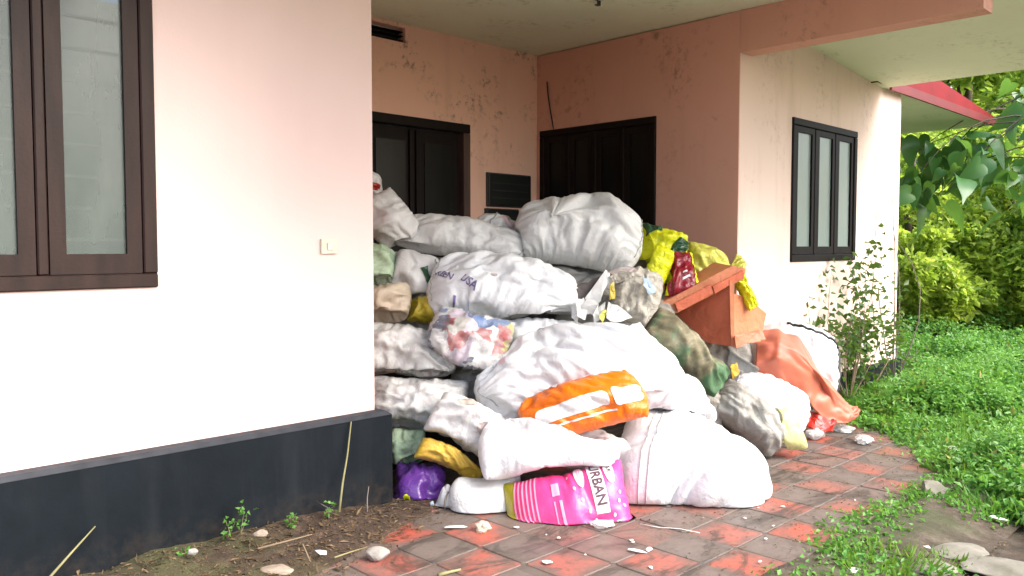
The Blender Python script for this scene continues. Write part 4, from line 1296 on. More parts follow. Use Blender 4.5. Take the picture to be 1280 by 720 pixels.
def prism(name, near, far_off, mat, parent, bev=0.006, crumple=0.0):
    """near: outline facing the viewer (world points), extruded by a world vector."""
    near = [np.asarray(p) for p in near]
    n = len(near)
    v = near + [p + np.asarray(far_off) for p in near]
    f = [tuple(range(n - 1, -1, -1)), tuple(range(n, 2 * n))] + [(k, (k + 1) % n, n + (k + 1) % n, n + k) for k in range(n)]
    o = mesh_obj(name, [q - np.array(parent.location) for q in v], f, mat, parent)
    bm = bmesh.new(); bm.from_mesh(o.data)
    if crumple:
        bmesh.ops.triangulate(bm, faces=[q for q in bm.faces if len(q.verts) > 4])
        bmesh.ops.subdivide_edges(bm, edges=bm.edges[:], cuts=5, use_grid_fill=True)
        c_ = np.array([q.co[:] for q in bm.verts])
        dn = crumple * (fbm(c_[:, 0] * 5 + c_[:, 2] * 3, c_[:, 1] * 5 + c_[:, 2] * 4, 88) + 0.4 * fbm(c_[:, 0] * 14, c_[:, 2] * 14, 89))
        for q, k_ in zip(bm.verts, dn): q.co += Vector(-FWD * 0.8 + UP * 0.4) * float(k_)
        bev = 0
    bmesh.ops.recalc_face_normals(bm, faces=bm.faces[:]); bm.to_mesh(o.data); bm.free()
    if bev: add_bevel(o, bev)
    return o


bx = tag(empty('salmon_box', tuple(at(905, 436, 6.6))), 'salmon board box with thick lid tipped open on the heap', 'box')
# left face and right face meet in a front edge near u=915
def onplane(u, v, a, b_, c):
    n_ = np.cross(b_ - a, c - a); d_ = cF + RIGHT * (u - 640) / FPX + cU * (360 - v) / FPX
    return CAMP + d_ * ((a - CAMP).dot(n_) / d_.dot(n_))
q0, q1, q2, q3 = at(846, 392, 6.72), at(914, 350, 6.40), at(914, 434, 6.40), at(958, 392, 6.72)
prism('left_panel', [q0, q1, q2, onplane(884, 428, q0, q1, q2)], FWD * 0.012 + RIGHT * 0.006, M['salmon'], bx, 0, 0.022)
prism('right_panel', [onplane(917, 367, q1, q3, q2), onplane(940, 374, q1, q3, q2), q3, onplane(951, 427, q1, q3, q2), q2 + RIGHT * .004], FWD * 0.012 - RIGHT * 0.006, M['salmon_lid'], bx, 0, 0.022)
prism('corner_strip', [at(912, 350, 6.385), at(918, 352, 6.385), at(918, 436, 6.385), at(914, 433, 6.385)], FWD * 0.02, M['salmon_lid'], bx, 0, 0.010)
prism('lower_flap', [at(918, 420, 6.34), at(952, 411, 6.50), at(957, 424, 6.46), at(935, 429, 6.40), at(920, 436, 6.34)], FWD * 0.02 - UP * 0.004, M['salmon'], bx, 0, 0.012)
lid = prism('lid', [at(824, 380, 6.42), at(916, 332, 6.42), at(932, 336, 6.42), at(929, 349, 6.42), at(846, 391, 6.42), at(828, 388, 6.42)], FWD * 0.42 + UP * 0.03 - RIGHT * 0.10, M['salmon_lid'], bx, 0, 0.016)
prism('lid_rim', [at(844, 379, 6.395), at(888, 356, 6.395), at(892, 366, 6.395), at(848, 390, 6.395)], FWD * 0.02, M['salmon'], bx, 0, 0.006)
prism('lid_rim', [at(891, 358, 6.39), at(929, 338, 6.39), at(929, 346, 6.39), at(894, 367, 6.39)], FWD * 0.025, M['salmon'], bx, 0, 0.006)


# salmon sheet curling down to the tiles
def sheet(name, label, rows, mat, cat, thick=0.006, wob=0.012, seed=3, sub=14, creased=False):
    """rows: list of rows of (u, v, f) control points; bilinear-cubic blended surface."""
    C = np.array([[at(*q) for q in r] for r in rows])
    nr, nc = C.shape[:2]
    def interp(C, n, ax):
        C = np.moveaxis(C, ax, 0)
        m = C.shape[0]
        out = []
        for k in range(n):
            x = k / (n - 1) * (m - 1); i = min(int(x), m - 2); t = x - i
            p0, p1, p2, p3 = C[max(i - 1, 0)], C[i], C[i + 1], C[min(i + 2, m - 1)]
            out.append(p1 + (p2 - p1) * t if creased else 0.5 * ((2 * p1) + (-p0 + p2) * t + (2 * p0 - 5 * p1 + 4 * p2 - p3) * t ** 2 + (-p0 + 3 * p1 - 3 * p2 + p3) * t ** 3))
        return np.moveaxis(np.array(out), 0, ax)
    a, b = sub * (nr - 1), sub * (nc - 1)
    G = interp(interp(C, a, 0), b, 1)
    g = np.random.default_rng(seed)
    G = G + (smooth_noise((a, b), g, 12) * wob)[..., None] * (-FWD * 0.7 + UP * 0.7)
    G[..., 2] = np.maximum(G[..., 2], 0.008)
    I = np.arange(a * b).reshape(a, b)
    fc = np.stack([I[:-1, :-1], I[1:, :-1], I[1:, 1:], I[:-1, 1:]], -1).reshape(-1, 4)
    P = G.reshape(-1, 3); loc = P.mean(0); loc[2] = P[:, 2].min()
    o = mesh_obj(name, P, fc, mat, None, True, loc)
    m = o.modifiers.new('thickness', 'SOLIDIFY'); m.thickness = thick
    tag(o, label, cat)
    return o


M['salmon_sheet'] = simple('salmon_vinyl_sheet', (0.52, 0.145, 0.085), (0.42, 0.11, 0.065), 6, 0.5, 0.15)
sheet('vinyl_sheet', 'salmon sheet curling down over the piped sack to the tiles', [
    [(944, 416, 6.95), (946, 436, 6.80), (944, 458, 6.72), (948, 470, 6.78)],
    [(972, 413, 6.98), (974, 428, 6.72), (972, 448, 6.66), (980, 478, 6.76)],
    [(996, 420, 7.02), (1006, 446, 6.76), (1010, 466, 6.80), (1002, 492, 6.80)],
    [(1014, 446, 7.06), (1026, 474, 6.84), (1028, 482, 6.92), (1014, 506, 6.82)],
    [(1040, 480, 7.08), (1046, 496, 6.95), (1044, 508, 6.92), (1030, 524, 6.86)],
    [(1060, 508, 7.12), (1066, 514, 7.02), (1060, 522, 6.95), (1052, 530, 6.92)],
    [(1072, 508, 7.15), (1075, 513, 7.05), (1072, 520, 7.00), (1064, 526, 6.96)]], M['salmon_sheet'], 'sheet', creased=True, wob=0.009)
sheet('vinyl_scrap', 'dark red folded scrap under the salmon sheet', [
    [(1005, 512, 6.9), (1000, 530, 6.85)], [(1022, 518, 6.88), (1018, 538, 6.75)], [(1045, 526, 6.9), (1040, 541, 6.75)]], M['red_film'], 'scrap', wob=0.01, seed=8)
b = MB()
M['tin'] = simple('dented_tin', (0.42, 0.41, 0.39), (0.25, 0.23, 0.2), 20, 0.4, 0.2, metallic=0.5)
prism_root = tag(empty('tin_strip', tuple(at(925, 462, 6.6))), 'bent grey tin strip above the white lying sack', 'strip')
prism('strip_face', [at(912, 440, 6.62), at(948, 462, 6.55), at(946, 474, 6.55), at(909, 452, 6.62)], FWD * 0.02, M['tin'], prism_root, 0.003)
prism('strip_lip', [at(912, 438, 6.60), at(949, 460, 6.53), at(949, 463, 6.53), at(912, 441, 6.60)], FWD * 0.05, M['tin'], prism_root, 0.002)


# torn white card and paper between the top sack and the film bundle
def scrap3(name, label, pts, mat, thick=0.008, cat='scrap', group=None):
    P = np.array([at(*q) for q in pts]); loc = P.mean(0); loc[2] = P[:, 2].min()
    o = mesh_obj(name, P, [tuple(range(len(pts)))], mat, None, False, loc)
    bm = bmesh.new(); bm.from_mesh(o.data)
    bmesh.ops.triangulate(bm, faces=bm.faces[:])
    bmesh.ops.subdivide_edges(bm, edges=bm.edges[:], cuts=2)
    g = random.Random(len(bpy.data.objects))
    for v in bm.verts: v.co += Vector((g.uniform(-1, 1), g.uniform(-1, 1), g.uniform(-1, 1))) * 0.007
    bm.to_mesh(o.data); bm.free()
    m = o.modifiers.new('thickness', 'SOLIDIFY'); m.thickness = thick
    return tag(o, label, cat, group)


M['darkcard'] = simple('dark_brown_card', (0.06, 0.045, 0.04), (0.12, 0.10, 0.09), 15, 0.7, 0.2)  # dark brown card tone varied by noise
scrap3('torn_card', 'long white card strip slanting beside the film bundle', [(731, 374, 5.92), (757, 338, 5.98), (763, 344, 5.98), (752, 372, 5.9), (744, 386, 5.88)], M['paper'])
scrap3('torn_card', 'jagged white card below the slanting strip', [(720, 376, 5.86), (730, 372, 5.88), (737, 384, 5.84), (731, 400, 5.82), (722, 396, 5.82)], M['paper'])
scrap3('torn_card', 'small upright white scrap next to the yellow sliver', [(741, 390, 5.86), (757, 378, 5.88), (752, 398, 5.82), (742, 404, 5.82)], M['paper'])
scrap3('torn_card', 'dark brown card behind the white card strip', [(712, 360, 6.0), (735, 352, 6.02), (752, 344, 6.06), (738, 368, 6.0), (722, 382, 5.96)], M['darkcard'])
scrap3('torn_card', 'thin yellow sliver standing by the film bundle', [(761, 358, 5.84), (767, 352, 5.86), (768, 372, 5.84), (762, 376, 5.82)], M['mustard'])
scrap3('torn_card', 'pale paper crumpled above the centre sack', [(760, 378, 5.80), (776, 384, 5.80), (790, 398, 5.78), (770, 404, 5.76), (757, 398, 5.78)], M['paper'])
scrap3('torn_card', 'yellow green scrap above the centre sack', [(748, 394, 5.78), (756, 386, 5.80), (760, 390, 5.80), (753, 404, 5.76)], M['yellowgreen'])
scrap3('torn_card', 'crumpled white card bit under the slanting strip', [(728, 384, 5.83), (736, 372, 5.86), (748, 380, 5.80), (744, 396, 5.79), (734, 392, 5.84)], M['paper'])
scrap3('torn_card', 'brownish card corner above the film bundle', [(762, 346, 5.95), (776, 338, 5.98), (790, 342, 5.94), (782, 352, 5.90), (768, 356, 5.92)], M['rub_bundle'])
scrap3('torn_card', 'pinkish brown wrapper below the top sack edge', [(758, 342, 6.0), (772, 334, 6.02), (792, 334, 6.0), (800, 342, 5.96), (778, 348, 5.94)], M['stain2'])
scrap3('torn_card', 'white paper curl next to the lettered sack end', [(714, 384, 5.90), (722, 376, 5.92), (727, 388, 5.86), (722, 404, 5.84), (715, 398, 5.88)], M['paper'])
M['paleblue'] = simple('pale_blue_plastic', (0.40, 0.52, 0.62), None, 20, 0.35)
scrap3('torn_card', 'pale blue plastic piece on top of the film bundle', [(803, 346, 5.86), (812, 350, 5.86), (820, 364, 5.84), (812, 370, 5.82), (804, 358, 5.84)], M['paleblue'])
scrap3('torn_paper', 'ragged white paper tuft left of the mossy roll', [(786, 408, 5.62), (800, 404, 5.64), (818, 430, 5.6), (810, 440, 5.56), (796, 420, 5.58)], M['paper'])
scrap3('torn_paper', 'orange brown paper scrap at the foot of the mossy roll', [(912, 458, 6.0), (921, 452, 6.0), (925, 466, 5.98), (916, 474, 5.98)], M['yellowbag'])

# ------------------------------------------------------------------ foliage
def leaf_cloud(name, P, D, Nn, ln, wd, mat, parent=None, loc=None, fold=0.25):
    """one folded four-point leaf per row of P (base), D (direction), Nn (face normal)."""
    D = D / (np.linalg.norm(D, axis=1, keepdims=True) + 1e-9)
    S_ = np.cross(D, Nn); S_ /= (np.linalg.norm(S_, axis=1, keepdims=True) + 1e-9)
    U = np.cross(S_, D)
    ln = np.broadcast_to(ln, (len(P),))[:, None]; wd = np.broadcast_to(wd, (len(P),))[:, None]
    m = P + D * ln * 0.42 + U * wd * fold
    V = np.stack([P, m - S_ * wd * 0.5, P + D * ln - U * wd * 0.2, m + S_ * wd * 0.5], 1).reshape(-1, 3)
    if loc is not None: V = V - np.asarray(loc)
    n = len(P)
    F = (np.arange(n)[:, None] * 4 + np.array([0, 1, 2, 0, 2, 3])).reshape(-1, 3)
    me = bpy.data.meshes.new(name)
    me.vertices.add(len(V)); me.vertices.foreach_set('co', V.astype(np.float32).ravel())
    me.loops.add(F.size); me.loops.foreach_set('vertex_index', F.astype(np.int32).ravel())
    me.polygons.add(len(F)); me.polygons.foreach_set('loop_start', np.arange(0, F.size, 3, dtype=np.int32))
    me.polygons.foreach_set('loop_total', np.full(len(F), 3, dtype=np.int32))
    me.update(calc_edges=True)
    me.materials.append(mat)
    o = bpy.data.objects.new(name, me)
    if loc is not None and parent is None: o.location = tuple(loc)
    return link(o, parent)


def rdir(n, g, up=0.3):
    d = g.normal(size=(n, 3)); d[:, 2] = d[:, 2] * 0.6 + up
    return d / np.linalg.norm(d, axis=1, keepdims=True)


g = np.random.default_rng(21)


def lawn(npl, per, cond, hfun, ln, wd, xr, yr, g):
    x, y = g.uniform(*xr, npl), g.uniform(*yr, npl)
    k = cond(x, y); x, y = x[k], y[k]
    h = hfun(x, y)
    n = len(x)
    X = np.repeat(x, per) + g.normal(size=n * per) * 0.055
    Y = np.repeat(y, per) + g.normal(size=n * per) * 0.055
    Z = np.repeat(h, per) * np.sqrt(g.uniform(0, 1, n * per)) - 0.03
    P = np.stack([X, Y, Z], 1)
    D = rdir(len(P), g, 0.25)
    Nn = rdir(len(P), g, 0.9)
    sz = g.uniform(0.7, 1.3, len(P))
    return P, D, Nn, ln * sz, wd * sz


def edge_d(x, y): return x - y - 4.30 + 0.22 * fbm(x * 1.4, y * 1.4, 31)


def inlawn(x, y):
    e = edge_d(x, y)
    ok = (e > 0) & (np.where(x < XD + 0.1, y < YD - 0.08, y < 9)) & ((x - y) / (x + y) < 0.80)
    return ok & (g.uniform(0, 1, len(x)) < np.clip(e / 0.7 + 0.12, 0, 1)) & (g.uniform(0, 1, len(x)) < np.clip(9.5 / (x + 0.1), 0.15, 1))


def lawn_h(x, y):
    e = edge_d(x, y)
    return np.clip(0.06 + 0.22 * e, 0.06, 0.31) * np.clip(np.where(x < XD, (YD - y) / 0.9, 1.0), 0.55, 1) * np.clip(0.72 + 0.55 * fbm(x * 2.4, y * 2.4, 37), 0.25, 1.5) + 0.02


parts = [lawn(13000, 15, inlawn, lawn_h, 0.062, 0.034, (5.0, 15), (0.0, 3.7), g),
         lawn(1000, 8, lambda x, y: (y < 1.98 + 0.1 * fbm(x, y, 3)) & (x - y < 4.5) & (fbm(x * 2, y * 2, 91) > -0.1), lambda x, y: np.full(len(x), 0.06), 0.034, 0.020, (3.6, 6.6), (0.9, 2.05), g),
         lawn(6500, 11, inlawn, lambda x, y: lawn_h(x, y) * 1.15, 0.06, 0.04, (10, 26), (0.5, 9), g)]
cat_ = [np.concatenate([p[i] for p in parts]) for i in range(5)]
o = leaf_cloud('weed_cover', *cat_, M['weed'])
tag(o, 'dense low green weeds covering the yard beside the house', 'weeds', kind='stuff')
M['weed_pale'] = leaf_mat('pale_feathery_weed', (0.08, 0.24, 0.05), (0.20, 0.42, 0.12), 0.4, scale=1.5)
M['weed_dry'] = leaf_mat('yellowing_weed', (0.16, 0.17, 0.04), (0.30, 0.26, 0.09), 0.3, scale=1.5)
tall = lambda x, y: inlawn(x, y) & (fbm(x * 1.1, y * 1.1, 53) > 0.1)
pt_ = lawn(4200, 22, tall, lambda x, y: lawn_h(x, y) * 1.55, 0.040, 0.016, (5.0, 14), (0.0, 3.6), g)
o = leaf_cloud('tall_weeds', *pt_, M['weed_pale'])
tag(o, 'paler feathery weeds standing above the low weeds', 'weeds', kind='stuff')
pt_ = lawn(900, 6, inlawn, lawn_h, 0.075, 0.03, (5.0, 14), (0.0, 3.6), g)
o = leaf_cloud('dry_weed_leaves', *pt_, M['weed_dry'])
tag(o, 'yellowing dry leaves mixed into the weeds', 'weeds', kind='stuff')

# fine grass blades standing out of the weeds, and loose tufts in the bare soil
def blades(n, cond, h0, h1, xr, yr, g, spread=0.35):
    x, y = g.uniform(*xr, n), g.uniform(*yr, n)
    k = cond(x, y); x, y = x[k], y[k]; n = len(x)
    P = np.stack([x, y, np.full(n, -0.04)], 1)
    D = np.stack([g.normal(size=n) * spread, g.normal(size=n) * spread, np.ones(n)], 1)
    Nn = np.stack([g.normal(size=n), g.normal(size=n), np.zeros(n)], 1)
    return P, D, Nn, g.uniform(h0, h1, n), g.uniform(0.005, 0.010, n)


o = leaf_cloud('grass_blades', *blades(9000, inlawn, 0.12, 0.34, (5.0, 13), (0.0, 3.6), g), M['tuft'])
tag(o, 'thin grass blades standing among the weeds', 'grass', kind='stuff')


def tuft(u, v, rad, n, label, h0=0.10, h1=0.22, mat='tuft'):
    c = on_ground(u, v, -0.03)
    a = g.uniform(0, 2 * math.pi, n); r = rad * np.sqrt(g.uniform(0, 1, n))
    P = np.stack([c[0] + r * np.cos(a), c[1] + r * np.sin(a), np.full(n, -0.05)], 1)
    D = np.stack([np.cos(a) * 0.5 + g.normal(size=n) * 0.3, np.sin(a) * 0.5 + g.normal(size=n) * 0.3, np.ones(n) * 0.8], 1)
    Nn = np.stack([g.normal(size=n), g.normal(size=n), np.ones(n) * 0.6], 1)
    loc = np.array([c[0], c[1], -0.04])
    o = leaf_cloud('grass_tuft', P, D, Nn, g.uniform(h0, h1, n), g.uniform(0.012, 0.024, n), M[mat], None, loc)
    return tag(o, label, 'grass', 'tufts in the bare soil')


tuft(1105, 712, 0.24, 420, 'bright green grass tuft at the lower right edge of the tiles', 0.06, 0.15)
tuft(1180, 705, 0.10, 70, 'thin grass tuft between the flat stones', 0.05, 0.10)
tuft(1160, 625, 0.20, 160, 'low weed patch beside the tilted slab', 0.04, 0.10, 'weed')
tuft(1125, 575, 0.22, 150, 'sparse weed patch on the far tiles', 0.03, 0.08, 'weed')
tuft(1250, 640, 0.25, 330, 'leafy weed clump at the right border of the yard', 0.06, 0.18, 'weed')
tuft(1215, 590, 0.3, 360, 'pale green weed clump nearest the tiles', 0.06, 0.17, 'weed')
tuft(1085, 640, 0.10, 30, 'few weed sprigs in the tile joint', 0.02, 0.05, 'weed')


def curve_pts(a, b, sagv, n=7):
    a, b, s_ = np.array(a), np.array(b), np.array(sagv)
    return [tuple(a + (b - a) * k / (n - 1) + s_ * math.sin(math.pi * k / (n - 1))) for k in range(n)]


def shrub(name, label, base, tips, nl, ln, wd, mat, stem_r=0.012, bark='twig', spread=0.12, group=None, cat='shrub', frac=0.4):
    root = tag(empty(name, tuple(base)), label, cat, group)
    b = MB(); P = []
    base = np.array(base, float)
    for tp in tips:
        tp = np.array(tp, float)
        pts = curve_pts(base, tp, g.normal(size=3) * 0.10 * np.linalg.norm(tp - base))
        b.tube([tuple(np.array(q) - base) for q in pts], [stem_r * (1 - 0.8 * k / 6) for k in range(7)], 5)
        q = np.array(pts)
        k = g.uniform(frac, 1, nl) * 5.99
        i = k.astype(int)
        P.append(q[i] + (q[np.minimum(i + 1, 6)] - q[i]) * (k - i)[:, None] + g.normal(size=(nl, 3)) * spread * 0.6)
    b.build('stem', M[bark], root, True)
    if nl:
        P = np.concatenate(P)
        leaf_cloud('leaves', P, rdir(len(P), g, -0.1), rdir(len(P), g, 0.6), g.uniform(0.7, 1.3, len(P)) * ln, g.uniform(0.7, 1.3, len(P)) * wd, M[mat], root, base)
    return root


wb = on_ground(1062, 470, 0.0)
wb = at(1062, 440, 8.35); wb[2] = 0.0
shrub('wild_shrub', 'wild leafy shrub growing against the end wall under the window', wb,
      [at(1018, 350, 8.3), at(1040, 335, 8.4), at(1060, 330, 8.45), at(1082, 296, 8.6), at(1100, 290, 8.7), at(1112, 300, 8.8), at(1010, 385, 8.1), at(1030, 392, 8.0), at(1090, 330, 8.6), at(1070, 350, 8.3), at(1118, 345, 8.9)],
      34, 0.082, 0.052, 'shrub', 0.007, spread=0.14, frac=0.45)
tb = at(1116, 440, 9.2); tb[2] = 0
shrub('bare_sapling', 'thin bare twigs rising beside the house corner', tb,
      [at(1112, 198, 9.2), at(1106, 232, 9.15), at(1098, 238, 9.1), at(1116, 250, 9.2), at(1086, 262, 9.1)], 0, 0.05, 0.03, 'shrub', 0.009, 'twig_grey')
db = at(1085, 425, 8.7); db[2] = 0
shrub('low_shrub', 'low dark shrub along the foot of the end wall', db, [at(1066, 402, 8.6), at(1090, 398, 8.8), at(1106, 402, 9.0), at(1120, 396, 9.3), at(1040, 412, 8.4)], 110, 0.07, 0.05, 'shrub', 0.01, frac=0.2)


# broad leaved tree at the corner of the house: every leaf its own piece
def heart_leaf(name, mat, seed):
    gg = random.Random(seed)
    w_ = gg.uniform(0.72, 0.95)
    out = [(0, 0), (0.14 * w_, -0.07), (0.30 * w_, -0.04), (0.40 * w_, 0.12), (0.38 * w_, 0.34), (0.25 * w_, 0.62), (0.09 * w_, 0.86), (0.0, 1.08)]
    left = [(-x, y) for x, y in out[1:-1]][::-1]
    mid = [(0, y) for y in (0.12, 0.34, 0.62, 0.86)]
    bend = gg.uniform(0.15, 0.35)
    def z(x, y): return abs(x) * 0.35 - bend * y * y + 0.03 * math.sin(9 * y + seed) * (abs(x) > 0.1)
    ring = out + left
    v = [(x, y, z(x, y)) for x, y in ring + mid]
    R_, M_ = len(ring), len(ring)
    o_ = list(range(8)); l_ = [0] + [R_ - 1 - k for k in range(6)] + [7]
    f = []
    for sd in (o_, l_):
        m0 = [M_, M_ + 1, M_ + 2, M_ + 3]
        quads = [(0, sd[1], sd[2], m0[0]), (m0[0], sd[2], sd[3], m0[0])]
        tris = [(0, sd[1], m0[0]), (sd[1], sd[2], m0[0]), (sd[2], sd[3], m0[0]), (sd[3], sd[4], m0[1]), (sd[3], m0[1], m0[0]), (sd[4], sd[5], m0[2]), (sd[4], m0[2], m0[1]), (sd[5], sd[6], m0[3]), (sd[5], m0[3], m0[2]), (sd[6], 7, m0[3])]
        f += tris if sd is o_ else [t[::-1] for t in tris]
    me = bpy.data.meshes.new(name); me.from_pydata(v, [], f); me.materials.append(mat); me.update()
    me.polygons.foreach_set('use_smooth', [True] * len(me.polygons))
    return me


M['bigleaf_dark'] = leaf_mat('broad_shaded_leaf', (0.03, 0.11, 0.03), (0.055, 0.16, 0.045), 0.35, 0.35)  # darker copy of the broad leaf, with shade put into its colour
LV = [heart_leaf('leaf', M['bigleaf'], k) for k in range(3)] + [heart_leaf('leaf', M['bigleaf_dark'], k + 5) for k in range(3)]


def broad_tree(label, base, limbs, nleaf, size, seed, dark=0.5):
    gg = random.Random(seed)
    base = Vector(base)
    root = tag(empty('broad_leaved_tree', base), label, 'tree', 'trees behind the house')
    b = MB(); b.tube([(0, 0, -0.1), (0.05, 0.03, 1.6), (-0.02, 0.05, 3.0), (0.0, 0.0, 4.4)], [0.09, 0.075, 0.06, 0.03], 8)
    b.build('trunk', M['bark'], root, True)
    for lb in limbs:
        tip = Vector(lb)
        st_ = base + Vector((0, 0.03, gg.uniform(2.4, 4.2)))
        pts = curve_pts(st_, tip, Vector((gg.uniform(-.25, .25), gg.uniform(-.25, .25), 0.35)))
        b = MB(); b.tube([tuple(Vector(q) - base) for q in pts], [0.016 * (1 - 0.7 * k / 6) for k in range(7)], 6)
        b.build('branch', M['bark'], root, True)
        for k in range(nleaf):
            i = gg.uniform(3.4, 6); j = min(int(i), 5)
            p = Vector(pts[j]).lerp(Vector(pts[j + 1]), i - j) + Vector((gg.gauss(0, .32), gg.gauss(0, .45), gg.gauss(0, .25)))
            lu, lv_ = project(np.array(p))
            if lu < 1262 and lv_ < 172: continue          # the eave stands free of the leaves
            o = bpy.data.objects.new('leaf', LV[gg.randrange(3) + (3 if gg.random() < dark else 0)])
            # tip hangs down, blade turned roughly to the open side
            yv = Vector((gg.gauss(0, .7), gg.gauss(0, .7), -0.8 + gg.gauss(0, .4))).normalized()
            zv = Vector((-0.5 + gg.gauss(0, .8), -0.6 + gg.gauss(0, .8), 0.7 + gg.gauss(0, .4)))
            xv = yv.cross(zv).normalized(); zv = xv.cross(yv)
            from mathutils import Matrix
            o.matrix_basis = Matrix.Translation(p - base) @ Matrix((xv, yv, zv)).transposed().to_4x4() @ Matrix.Scale(size * gg.uniform(0.45, 1.2), 4)
            link(o, root)
    return root


broad_tree('broad leaved tree with drooping dark leaves under the red eave', at(1345, 470, 12.0) * np.array([1, 1, 0]),
           [at(1145, 190, 11.6), at(1150, 215, 11.3), at(1145, 245, 11.6), at(1160, 180, 11.8), at(1185, 240, 11.2), at(1165, 250, 11.7), at(1200, 215, 11.2), at(1215, 165, 11.8), at(1160, 225, 12.2), at(1190, 185, 12.2)], 17, 0.40, 5, 0.5)
broad_tree('broad leaved tree with bright leaves at the right beyond the eave', at(1365, 470, 13.0) * np.array([1, 1, 0]),
           [at(1255, 120, 13.0), at(1275, 150, 12.6), at(1245, 190, 13.2), at(1290, 110, 12.8), at(1270, 230, 12.5), at(1252, 250, 12.8)], 11, 0.42, 9, 0.15)


def leafy(name, label, base, height, rad, nl, ln, mat, seed, group, cat, low=0.0, nclump=26, trunk=True):
    gg = np.random.default_rng(seed)
    base = np.array(base, float)
    root = tag(empty(name, tuple(base)), label, cat, group)
    b = MB()
    cl = gg.normal(size=(nclump, 3)); cl /= np.linalg.norm(cl, axis=1, keepdims=True)
    cl *= (gg.uniform(0.25, 1, nclump) ** 0.5)[:, None]
    hc = (height * (1 + low) / 2); hr = height * (1 - low) / 2
    C = cl * np.array([rad, rad, hr]) + np.array([0, 0, hc])
    b.tube([(0, 0, -0.1), (0.05, 0.02, hc * 0.5), (0.0, 0.08, hc), (0.05, 0.0, height * 0.85)], [rad * 0.09, rad * 0.075, rad * 0.05, rad * 0.02], 7)
    b.build('trunk', M['bark'], root, True)
    b = MB()
    for c in C[:: 2]:
        b.tube(curve_pts((0, 0, max(0.1, c[2] * 0.55)), c, gg.normal(size=3) * 0.1), [rad * 0.03 * (1 - 0.12 * k) for k in range(7)], 4)
    b.build('limbs', M['bark'], root, True)
    i = gg.integers(0, nclump, nl)
    r = gg.normal(size=(nl, 3)); r /= np.linalg.norm(r, axis=1, keepdims=True); r *= (gg.uniform(0, 1, nl) ** 0.45)[:, None]
    P = C[i] + r * (rad * gg.uniform(0.22, 0.42, nclump))[i][:, None]
    P[:, 2] = np.maximum(P[:, 2], 0.03)
    leaf_cloud('crown', P, rdir(nl, gg, -0.25), rdir(nl, gg, 0.7), ln * gg.uniform(0.6, 1.3, nl), ln * 0.5 * gg.uniform(0.6, 1.3, nl), M[mat], root)
    return root


def gpos(u, f):
    p = at(u, 308, f); return (p[0], p[1], 0)


BG = 'bushes and trees at the back of the yard'
for k, (u, f, h, r, mt, lb) in enumerate([
    (1140, 17.0, 4.2, 1.5, 'bush', 'yellow green bush just past the house corner'),
    (1200, 18.4, 3.6, 1.4, 'bush', 'yellow green bush in the middle of the yard edge'),
    (1268, 17.2, 4.6, 1.5, 'bush', 'yellow green bush at the right of the yard edge'),
    (1340, 15.5, 3.4, 1.4, 'bush', 'yellow green bush near the right picture border'),
    (1150, 15.2, 1.9, 0.9, 'bush', 'low sunny bush at the far edge of the weeds by the corner'),
    (1195, 15.8, 1.3, 0.9, 'bush', 'low sunny bush in the middle of the far weed edge'),
    (1240, 15.8, 2.2, 0.95, 'bush', 'low sunny bush right of the middle at the far weed edge'),
    (1290, 15.2, 1.6, 1.0, 'bush', 'low sunny bush at the right end of the far weed edge'),
    (1165, 20.5, 4.6, 1.9, 'bush_dark', 'taller dark bush behind the corner bush'),
    (1250, 21.0, 5.2, 2.0, 'bush_dark', 'taller dark bush behind the middle bush'),
    (1340, 21.5, 5.0, 2.1, 'bush_dark', 'taller dark bush behind the right bush'),
    (1100, 21.0, 4.6, 2.0, 'bush_dark', 'dark bush mostly hidden by the house corner')]):
    leafy('bush', lb, gpos(u, f), h, r, 9000, 0.17, mt, 300 + k, BG, 'bush', 0.0, 30)
for k, (u, f, h, r, mt, lb) in enumerate([
    (1130, 26, 9.5, 3.0, 'bush_dark', 'tall tree above the red eave'),
    (1208, 25, 10.5, 2.6, 'bush_dark', 'tall tree with dark trunk behind the eave tip'),
    (1290, 27, 10.0, 3.2, 'bush', 'tall light green tree at the upper right'),
    (1380, 27, 10.0, 3.2, 'bush_dark', 'tall tree beyond the right picture border'),
    (1050, 27, 10.0, 3.2, 'bush_dark', 'tall tree mostly hidden behind the house'),
    (1170, 34, 12.0, 4.0, 'bush', 'distant light green tree in the gap between trunks'),
    (1260, 35, 12.0, 4.2, 'bush_dark', 'distant dark tree at the far end of the yard'),
    (1350, 36, 12.0, 4.2, 'bush', 'distant pale tree far right')]):
    leafy('tree', lb, gpos(u, f), h, r, 8000, 0.32, mt, 400 + k, BG, 'tree', 0.12, 34)

# ------------------------------------------------------------------ stones, litter, twigs
def stone(name, label, u, v, w, hgt_, mat, flat=0.5, seed=1, z=0.0, cat='stone', group=None, tiltr=(0, 0)):
    c = on_ground(u, v, z)
    bm = bmesh.new(); bmesh.ops.create_icosphere(bm, subdivisions=3, radius=1)
    gg = random.Random(seed)
    offs = [(Vector((gg.gauss(0, 1), gg.gauss(0, 1), gg.gauss(0, 1))).normalized(), gg.uniform(0.62, 0.9)) for _ in range(11)]
    for vv in bm.verts:
        for d_, k in offs:
            s_ = vv.co.dot(d_) - k
            if s_ > 0: vv.co -= d_ * s_ * 0.9
        vv.co.x *= w / 2 * gg.uniform(0.97, 1.03); vv.co.y *= w / 2 * 0.75 * gg.uniform(0.97, 1.03); vv.co.z *= hgt_ / 2
    me = bpy.data.meshes.new(name); bm.to_mesh(me); bm.free(); me.materials.append(mat)
    o = bpy.data.objects.new(name, me)
    o.location = (c[0], c[1], z + hgt_ * 0.36); o.rotation_euler = (tiltr[0], tiltr[1], gg.uniform(-0.9, -0.5))
    link(o)
    return tag(o, label, cat, group)


